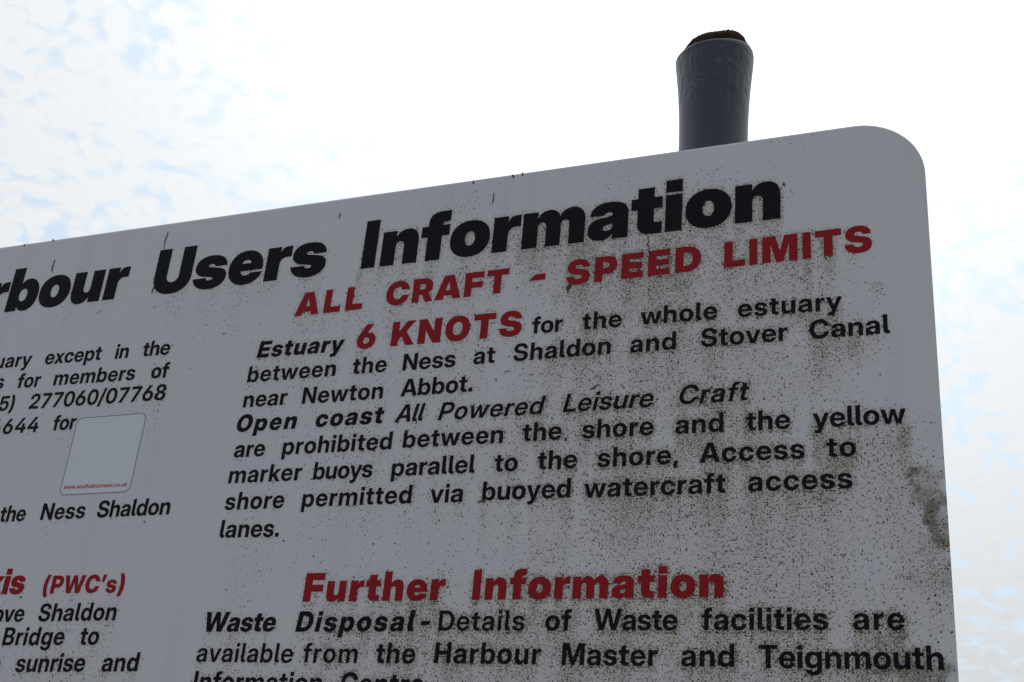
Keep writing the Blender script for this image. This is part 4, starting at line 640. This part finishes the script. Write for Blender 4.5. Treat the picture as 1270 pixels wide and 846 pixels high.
def vinyl(name, a, b, d, amt):
    m, T = mat(name)
    oc = T.n('ShaderNodeTexCoord').outputs['Object']
    n = T.noise(oc, 9, 5, .6); f = T.noise(oc, 330, 4, .7); q = T.noise(oc, 22, 3, .6)
    c = T.mix(n, a, b)
    c = T.mix(T.m('MULTIPLY', T.m('MULTIPLY', T.ss(f, .56, .70), T.ss(q, .45, .65)), amt), c, d)
    finish(T, c, rough=T.m('ADD', .5, T.m('MULTIPLY', n, .2)), spec=.12, bump=f, bstr=.12, bdist=.0003)
    return m


black_v = vinyl('black_vinyl', (.004, .0045, .008), (.008, .0085, .013), (.075, .07, .045), .75)
red_v = vinyl('red_vinyl', (.36, .014, .019), (.28, .014, .018), (.10, .03, .02), .7)
url_v = vinyl('faded_red_print', (.50, .06, .07), (.45, .06, .07), (.3, .1, .1), .2)
stick_v, T = mat('sticker_white')
finish(T, T.mix(T.noise(T.n('ShaderNodeTexCoord').outputs['Object'], 14, 4), (.74, .765, .80), (.70, .725, .76)), rough=.3, spec=.5)
edge_v, T = mat('sticker_edge_grime')
finish(T, T.mix(T.noise(T.n('ShaderNodeTexCoord').outputs['Object'], 60, 4), (.035, .038, .03), (.12, .12, .10)), rough=.7)
grime_v, T = mat('dried_dirt')
finish(T, T.mix(T.noise(T.n('ShaderNodeTexCoord').outputs['Object'], 300, 4), (.05, .047, .035), (.17, .155, .10)), rough=.85)

# ---------------------------------------------------------------- the sign
sign = bpy.data.objects.new('information_sign', None); COL.objects.link(sign)
sign.location = (ORG.x, 0, 0); sign.empty_display_size = .3
sign['label'] = 'white harbour information board with black and red lettering, speckled with brown algae'
sign['category'] = 'sign'


def arc_top(u):      # upper and lower outline of the board with its rounded corners
    d = 0.0
    if u > U1 - RC: d = RC - math.sqrt(max(0, RC * RC - (u - U1 + RC) ** 2))
    if u < U0 + RC: d = RC - math.sqrt(max(0, RC * RC - (U0 + RC - u) ** 2))
    return d


def make_panel():
    arc = [RC - RC * math.cos(t) for t in np.linspace(0, math.pi / 2, 40)]
    us = [U0 + a for a in arc] + list(np.arange(U0 + RC + H, U1 - RC - H / 2, H)) + [U1 - a for a in arc[::-1]]
    us = np.array(us); dd = np.array([arc_top(u) for u in us])
    n_u = len(us); n_v = nv
    t = np.linspace(0, 1, n_v)[:, None]
    vv = (V0 + dd)[None, :] * (1 - t) + (V1 - dd)[None, :] * t
    uu = np.repeat(us[None, :], n_v, 0)
    fu = np.clip((uu - U0) / H, 0, nu - 1.001); fv = np.clip((vv - V0) / H, 0, nv - 1.001)
    iu = fu.astype(int); iv = fv.astype(int); a = fu - iu; b = fv - iv

    def samp(A): return A[iv, iu] * (1 - a) * (1 - b) + A[iv, iu + 1] * a * (1 - b) + A[iv + 1, iu] * (1 - a) * b + A[iv + 1, iu + 1] * a * b
    al = samp(DENS).ravel(); mo = samp(MOSS).ravel()
    front = np.stack([uu.ravel() - ORG.x, np.zeros(n_u * n_v), Z0 + vv.ravel()], 1)
    # boundary loop, counter-clockwise as seen from the front
    loop = [i for i in range(n_u)] + [j * n_u + n_u - 1 for j in range(1, n_v)] + [(n_v - 1) * n_u + i for i in range(n_u - 2, -1, -1)] + [j * n_u for j in range(n_v - 2, 0, -1)]
    nb = len(loop); nf = len(front)
    bev = .0006
    cen = np.array([(U0 + U1) / 2 - ORG.x, 0, Z0 + (V0 + V1) / 2])
    side = front[loop].copy()
    r1 = side.copy(); r1[:, 1] = bev; r2 = side.copy(); r2[:, 1] = TH - bev; r3 = side.copy(); r3[:, 1] = TH
    r3[:, 0] += np.sign(cen[0] - r3[:, 0]) * bev; r3[:, 2] += np.sign(cen[2] - r3[:, 2]) * bev
    verts = np.concatenate([front, r1, r2, r3])
    jj, ii = np.meshgrid(np.arange(n_v - 1), np.arange(n_u - 1), indexing='ij')
    q = (jj * n_u + ii).ravel()
    quads = np.stack([q, q + 1, q + n_u + 1, q + n_u], 1)
    k = np.arange(nb); k2 = (k + 1) % nb; L = np.array(loop)
    s0 = np.stack([L[k], nf + k, nf + k2, L[k2]], 1)
    s1_ = np.stack([nf + k, nf + nb + k, nf + nb + k2, nf + k2], 1)
    s2_ = np.stack([nf + nb + k, nf + 2 * nb + k, nf + 2 * nb + k2, nf + nb + k2], 1)
    allq = np.concatenate([quads, s0, s1_, s2_])
    me = bpy.data.meshes.new('panel')
    nq = len(allq); backface = (nf + 2 * nb + k[::-1])
    me.vertices.add(len(verts)); me.vertices.foreach_set('co', verts.astype(np.float32).ravel())
    me.loops.add(nq * 4 + nb); me.loops.foreach_set('vertex_index', np.concatenate([allq.ravel(), backface]).astype(np.int32))
    me.polygons.add(nq + 1)
    me.polygons.foreach_set('loop_start', np.concatenate([np.arange(nq) * 4, [nq * 4]]).astype(np.int32))
    mi = np.zeros(nq + 1, np.int32); mi[len(quads) + 2 * nb:] = 1
    me.materials.append(pm); me.materials.append(bm_)
    me.polygons.foreach_set('material_index', mi)
    me.update(calc_edges=True); me.validate()
    pad = np.zeros(len(verts) - nf)
    bo = np.tile(al[loop], 3)
    for nm, val, ex in (('algae', al, bo), ('moss', mo, np.tile(mo[loop], 3))):
        at_ = me.attributes.new(nm, 'FLOAT', 'POINT'); at_.data.foreach_set('value', np.concatenate([val, ex]).astype(np.float32))
    return me


panel = link('panel', make_panel(), None, sign)


def fill_mesh(name, contours, w0, thick):
    """closed outlines -> flat sheet of real thickness lying on the panel"""
    cu = bpy.data.curves.new(name, 'CURVE'); cu.dimensions = '2D'; cu.fill_mode = 'BOTH'; cu.extrude = thick / 2
    for c in contours:
        s = cu.splines.new('POLY'); s.points.add(len(c) - 1); s.use_cyclic_u = True
        s.points.foreach_set('co', [q for (x, y) in c for q in (x - ORG.x, y, 0, 1)])
    ob = bpy.data.objects.new(name, cu); COL.objects.link(ob)
    me = bpy.data.meshes.new_from_object(ob.evaluated_get(bpy.context.evaluated_depsgraph_get()))
    bpy.data.objects.remove(ob); bpy.data.curves.remove(cu)
    me.name = name
    n = len(me.vertices); co = np.empty(n * 3, np.float32); me.vertices.foreach_get('co', co); co = co.reshape(-1, 3)
    new = np.stack([co[:, 0], -(w0 + thick / 2 + co[:, 2]), Z0 + co[:, 1]], 1)
    me.vertices.foreach_set('co', new.astype(np.float32).ravel()); me.update()
    return me


def winding(px_, py_, cont):
    w = np.zeros(len(px_), int)
    for c in cont:
        A = np.array(c); B = np.roll(A, -1, 0)
        for (x0, y0), (x1, y1) in zip(A, B):
            side = (x1 - x0) * (py_ - y0) - (px_ - x0) * (y1 - y0)
            w += ((y0 <= py_) & (y1 > py_) & (side > 0)).astype(int) - ((y0 > py_) & (y1 <= py_) & (side < 0)).astype(int)
    return w


TRI = {}


def glyph_tris(ch, w):
    """triangulated letter (overlapping strokes merged), in font units"""
    if (ch, w) not in TRI:
        cont = GL[w][ch][1]
        vs, es = [], []
        for c in cont:
            b = len(vs); vs += [Vector(q) for q in c]; es += [(b + i, b + (i + 1) % len(c)) for i in range(len(c))]
        V, E, F = delaunay_2d_cdt(vs, es, [], 0, 1e-3)[:3]
        V = np.array([tuple(v) for v in V]); F = np.array(F)
        cen = V[F].mean(1)
        F = F[winding(cen[:, 0], cen[:, 1], cont) != 0]
        TRI[ch, w] = (V, F)
    return TRI[ch, w]


def word_mesh(name, text, style, x, y, tilt, xs, tr, w0, thick):
    w, cap, sl = STYLE[style]; s = cap / 1490; ox = x
    verts, faces = [], []
    for ch in text:
        V, F = glyph_tris(ch, w)
        P = np.stack([ox + (V[:, 0] + sl * V[:, 1]) * s * xs, y + V[:, 1] * s + tilt * (ox + V[:, 0] * s - x)], 1)
        n = len(P); b = len(verts)
        verts += [wpt(u, v, w0 + thick) for u, v in P] + [wpt(u, v, w0) for u, v in P]
        cnt = {}
        for f in F.tolist():
            p, q, r = f
            faces.append((b + p, b + q, b + r)); faces.append((b + n + r, b + n + q, b + n + p))
            for e in ((p, q), (q, r), (r, p)): cnt[e] = 1
        for (p, q) in cnt:
            if (q, p) not in cnt: faces.append((b + q, b + p, b + n + p, b + n + q))
        ox += GL[w][ch][0] * s * xs + tr
    me = mesh_from(name, verts, faces)
    bm = bmesh.new(); bm.from_mesh(me)
    bmesh.ops.delete(bm, geom=[v for v in bm.verts if not v.link_faces], context='VERTS')
    bm.to_mesh(me); bm.free()
    return me


KIND = {'head': 'large bold black heading', 'red': 'bold red heading', 'redsmall': 'small bold red heading', 'bold': 'bold slanted black lettering',
        'ital': 'slanted black lettering'}
for text, style, x, y, tilt, xs, tr, ln in WORDS:
    if style == 'url': continue
    nm = 'heading_word' if style in ('head', 'red', 'redsmall') else 'text_word'
    red = style.startswith('red')
    link(nm, word_mesh(nm, text, style, x, y, tilt, xs, tr, .00012, .00035), red_v if red else black_v, sign, KIND.get(style, 'black lettering') + ' reading "' + text + '"')
link('dash', fill_mesh('dash', [DASH], .00012, .00035), red_v, sign, 'short red dash between the words CRAFT and SPEED')

# the sticker: its QR code is left out, its web address stays


def rrect(u0, u1, v0, v1, r, n=10, inset=0.0, sk=0.0):
    u0 += inset; u1 -= inset; v0 += inset; v1 -= inset; r = max(r - inset, .001)
    out = []
    for cx, cy, a0 in ((u1 - r, v1 - r, 0), (u0 + r, v1 - r, 90), (u0 + r, v0 + r, 180), (u1 - r, v0 + r, 270)):
        for k in range(n + 1):
            a = math.radians(a0 + 90 * k / n); out.append((cx + r * math.cos(a), cy + r * math.sin(a)))
    return out


SB = (-.8315, -.6800, -.2210, -.0745, .013)
stick = link('sticker', fill_mesh('sticker', [rrect(*SB)], .00012, .0003), stick_v, sign, 'small white rounded sticker with a red web address along its foot')
link('border', fill_mesh('border', [rrect(*SB, inset=.0006), rrect(*SB, inset=.0017)], .00044, .00012), edge_v, stick)
uw = next(w for w in WORDS if w[1] == 'url')
link('web_address', word_mesh('web_address', *uw[:7], .00044, .00012), url_v, stick)


def streak_mesh(path, w):
    cs = []
    L, R = [], []
    for i, (x, y) in enumerate(path):
        x0, y0 = path[max(i - 1, 0)]; x1, y1 = path[min(i + 1, len(path) - 1)]
        d = math.hypot(x1 - x0, y1 - y0) or 1; nx, ny = -(y1 - y0) / d, (x1 - x0) / d
        k = w * (.35 + .65 * math.sin(math.pi * (i + .6) / (len(path) + .2))) * random.uniform(.6, 1.2) / 2
        L.append((x + nx * k, y + ny * k)); R.append((x - nx * k, y - ny * k))
    return L + R[::-1]


def densify(path, n=6, j=.0006):
    out = []
    for (a, b), (c, d) in zip(path, path[1:]):
        for k in range(n):
            t = k / n; out.append((a + (c - a) * t + random.gauss(0, j), b + (d - b) * t + random.gauss(0, j)))
    return out + [path[-1]]


for path, w in MARKS:
    link('dirt_streak', fill_mesh('dirt_streak', [streak_mesh(densify(path), w)], .0005, .0005), grime_v, sign)


# crusty flecks that have crept over the edges of the letters, densest where the algae is
ed = blur(blur(MASK, 1, 0), 1, 1)
ed = np.where((ed > .03) & (ed < .97), 1.0, 0.0)
below = np.roll(MASK, -2, 0) * (1 - MASK) + .5
pr = ed * below * np.clip(REG * 1.2 - .05 + .10 * blotch * (REG > .08), 0, 1) ** 1.2
cand = np.argwhere(rng.random(pr.shape) < pr * 1.0)
K = 6
FV, FF = [], []
for j, i in cand:
    if not (-1.25 < gu[i] < U1 - .01 and gvv[j] > -.62): continue
    cx, cy = gu[i] + rng.normal(0, .0012), gvv[j] + rng.normal(0, .0012)
    r = .0005 + .0012 * rng.random() ** 2
    a0 = rng.uniform(0, 6.28); b = len(FV); el = rng.uniform(.6, 1.0); rr = r * rng.uniform(.6, 1.3, K)
    FV.append(wpt(cx, cy, .00075))
    for k in range(K):
        FV.append(wpt(cx + rr[k] * math.cos(a0 + k * 6.2832 / K), cy + el * rr[k] * math.sin(a0 + k * 6.2832 / K), .00050))
    FF += [(b, b + 1 + k, b + 1 + (k + 1) % K) for k in range(K)]
fl = link('algae_crust', mesh_from('algae_crust', FV, FF), None, sign)
fm, T = mat('algae_crust')
gi = T.n('ShaderNodeNewGeometry')
finish(T, T.mix(T.m('POWER', gi.outputs['Random Per Island'], 2.0), (.020, .018, .009), (.11, .095, .045)), rough=.95, spec=.05)
fl.data.materials.append(fm); fl['kind'] = 'stuff'


def bar(x0, x1, y0, y1, z0, z1):
    v = [(x, y, z) for x in (x0, x1) for y in (y0, y1) for z in (z0, z1)]
    bm = bmesh.new(); vs = [bm.verts.new(p) for p in v]
    for f in ((0, 1, 3, 2), (4, 6, 7, 5), (0, 4, 5, 1), (2, 3, 7, 6), (0, 2, 6, 4), (1, 5, 7, 3)): bm.faces.new([vs[i] for i in f])
    bmesh.ops.bevel(bm, geom=bm.edges[:], offset=.002, segments=2, affect='EDGES')
    bmesh.ops.recalc_face_normals(bm, faces=bm.faces)
    return bm


for zz in (.14, -.66):      # the two channels on the board's back that the post is clamped to
    bm = bar(U0 + .12 - ORG.x, U1 - .12 - ORG.x, TH + .0003, .036, Z0 + zz - .02, Z0 + zz + .02)
    me = bpy.data.meshes.new('mounting_rail'); bm.to_mesh(me); bm.free()
    link('mounting_rail', me, bm_, sign)

# ---------------------------------------------------------------- the post
PR, PU, PY = .0577, .2942, .036 + .0577
post = bpy.data.objects.new('sign_post', None); COL.objects.link(post); post.location = (PU, PY, 0)
post['label'] = 'dark grey round post behind the white board, its flared top ragged and rusty'
post['category'] = 'post'
gp, T = mat('dark_grey_coated_steel')
oc = T.n('ShaderNodeTexCoord').outputs['Object']
bum = T.n('ShaderNodeAttribute', attribute_name='rough').outputs['Fac']
n1 = T.noise(oc, 6, 4, .6); n2 = T.noise(oc, 70, 4, .6)
mp = T.n('ShaderNodeMapping'); mp.inputs['Scale'].default_value = (1, 1, .6); T.l(oc, mp.inputs[0])
n3 = T.noise(mp.outputs[0], 85, 2, .5)
pcol = T.mix(T.m('MULTIPLY', n1, .6), (.038, .0395, .053), (.052, .053, .066))
pcol = T.mix(T.m('MULTIPLY', T.ss(n2, .52, .7), T.m('MULTIPLY', bum, .35)), pcol, (.13, .13, .14))
rimf = T.n('ShaderNodeAttribute', attribute_name='rim').outputs['Fac']
pcol = T.mix(T.m('MULTIPLY', rimf, T.ss(n2, .35, .6)), pcol, (.045, .038, .034))
finish(T, pcol, rough=T.m('ADD', T.m('ADD', .29, T.m('MULTIPLY', n2, .15)), T.m('MULTIPLY', rimf, .5), clamp=True), **{'Specular IOR Level': T.m('MULTIPLY', T.m('SUBTRACT', 1.0, rimf), .5)}, spec=.45, bump=T.m('MULTIPLY', n3, T.m('ADD', .04, bum)), bstr=.42, bdist=.006)
rm, T = mat('rust_and_mortar')
oc = T.n('ShaderNodeTexCoord').outputs['Object']
r1_ = T.noise(oc, 45, 5, .65); r2_ = T.noise(oc, 160, 4, .7)
finish(T, T.mix(T.ss(r1_, .35, .65), (.016, .012, .009), (.065, .029, .017)), rough=.95, spec=.1, bump=T.m('ADD', r1_, T.m('MULTIPLY', r2_, .5)), bstr=1.0, bdist=.006)
camv = Vector((M.translation.x - PU, M.translation.y - PY)).normalized()
NA = 144
rimv = Vector((camv.x * math.cos(-.5) - camv.y * math.sin(-.5), camv.x * math.sin(-.5) + camv.y * math.cos(-.5)))


def lathe(rows, fn, cap_bottom=False):
    """rows of (z, r); fn(z, r, angle) -> moved point"""
    vs, fs = [], []
    for z, r in rows:
        for i in range(NA):
            a = 2 * math.pi * i / NA; vs.append(fn(z, r, a))
    for k in range(len(rows) - 1):
        for i in range(NA):
            fs.append((k * NA + i, k * NA + (i + 1) % NA, (k + 1) * NA + (i + 1) % NA, (k + 1) * NA + i))
    return vs, fs


wob = [sum(random.gauss(0, 1) * math.cos(m * 2 * math.pi * i / NA + random.Random(m).uniform(0, 6.3)) / (1 + .25 * m) for m in range(2, 3)) for i in range(NA)]
rag = np.zeros(NA)
for m_ in range(2, 34):
    rag += rng.standard_normal() / (m_ ** .75) * np.cos(m_ * np.arange(NA) * 2 * math.pi / NA + rng.uniform(0, 6.3))
rag = rag / rag.std()
bulge = np.zeros(NA)
for m_ in range(2, 7):
    bulge += rng.standard_normal() / m_ * np.cos(m_ * np.arange(NA) * 2 * math.pi / NA + rng.uniform(0, 6.3))
bulge = bulge / bulge.std()
prof = [(-Z0 - .3, 1), (-1.2, 1), (0, 1), (.25, 1), (.33, 1), (.38, 1.0), (.41, 1.004), (.435, 1.016), (.46, 1.038), (.485, 1.066), (.505, 1.096), (.525, 1.128), (.54, 1.155), (.552, 1.172),
        (.562, 1.176), (.571, 1.158), (.578, 1.12), (.5835, 1.065), (.587, 1.01), (.588, .98), (.586, .965)]
# finer rows in the flared part
fine = []
for (z0, r0), (z1, r1) in zip(prof, prof[1:]):
    k = 1 if z1 < .36 else 3
    for q in range(k): fine.append((z0 + (z1 - z0) * q / k, r0 + (r1 - r0) * q / k))
fine.append(prof[-1])


def tilt_top(z, cosf):
    """the sleeve's rim sags towards the viewer's side"""
    t = max(0.0, min(1.0, (z - .545) / .045))
    return z - TILT * t * (cosf * .5 + .5) ** 1.3


TILT = .034


def sleeve(z, r, a):
    i = int(round(a / (2 * math.pi) * NA)) % NA
    ca = math.cos(a) * rimv.x + math.sin(a) * rimv.y
    t = max(0.0, min(1.0, (z - .40) / .15)); t2 = max(0.0, min(1.0, (z - .578) / .014))
    rr = PR * r * (1 + .007 * t * bulge[i])
    zz = tilt_top(z, ca) + t2 * .0042 * rag[i]
    return (rr * math.cos(a), rr * math.sin(a), Z0 + zz)


vs, fs = lathe(fine, sleeve)
me = mesh_from('sleeve', vs, fs, True)
at_ = me.attributes.new('rough', 'FLOAT', 'POINT')
at_.data.foreach_set('value', np.array([max(0.0, min(1.0, (v[2] - Z0 - .40) / .07)) for v in vs], np.float32))
at_ = me.attributes.new('rim', 'FLOAT', 'POINT')
at_.data.foreach_set('value', np.array([1.0 if k // NA >= len(fine) - 13 else 0.0 for k in range(len(vs))], np.float32))
link('pole', me, gp, post)


def core(z, r, a):
    i = int(round(a / (2 * math.pi) * NA)) % NA
    ca = math.cos(a) * rimv.x + math.sin(a) * rimv.y
    rr = PR * r * 1.035 * (1 + .006 * bulge[i] + .006 * rag[(i * 3) % NA])
    k = min(1, r / .92)
    return (rr * math.cos(a), rr * math.sin(a), Z0 + z - TILT * k * (ca * .5 + .5) ** 1.3 + .0016 * rag[(i * 2 + int(40 * r)) % NA] * k)


vs, fs = lathe([(.50, .90), (.575, .925), (.588, .93), (.597, .925), (.604, .90), (.6095, .83), (.614, .71), (.617, .53), (.619, .3), (.620, .12), (.6205, .01)], core)
link('rusted_cap', mesh_from('rusted_cap', vs, fs, True), rm, post, 'crumbling brown rusted core above the torn sleeve rim')

# clamps holding the board's rails to the post
for zz in (.14, -.66):
    vs, fs = [], []
    for k, (dz) in enumerate((-.018, .018)):
        for rr in (PR + .0005, PR + .0045):
            for i in range(48):
                a = 2 * math.pi * i / 48; vs.append((rr * math.cos(a), rr * math.sin(a) + (0 if rr < PR + .002 else 0), Z0 + zz + dz))
    for i in range(48):
        j = (i + 1) % 48
        fs += [(48 + i, 48 + j, 144 + j, 144 + i), (i, 96 + i, 96 + j, j), (i, j, 48 + j, 48 + i), (96 + i, 144 + i, 144 + j, 96 + j)]
    link('clamp', mesh_from('clamp', vs, fs, True), bm_, post)
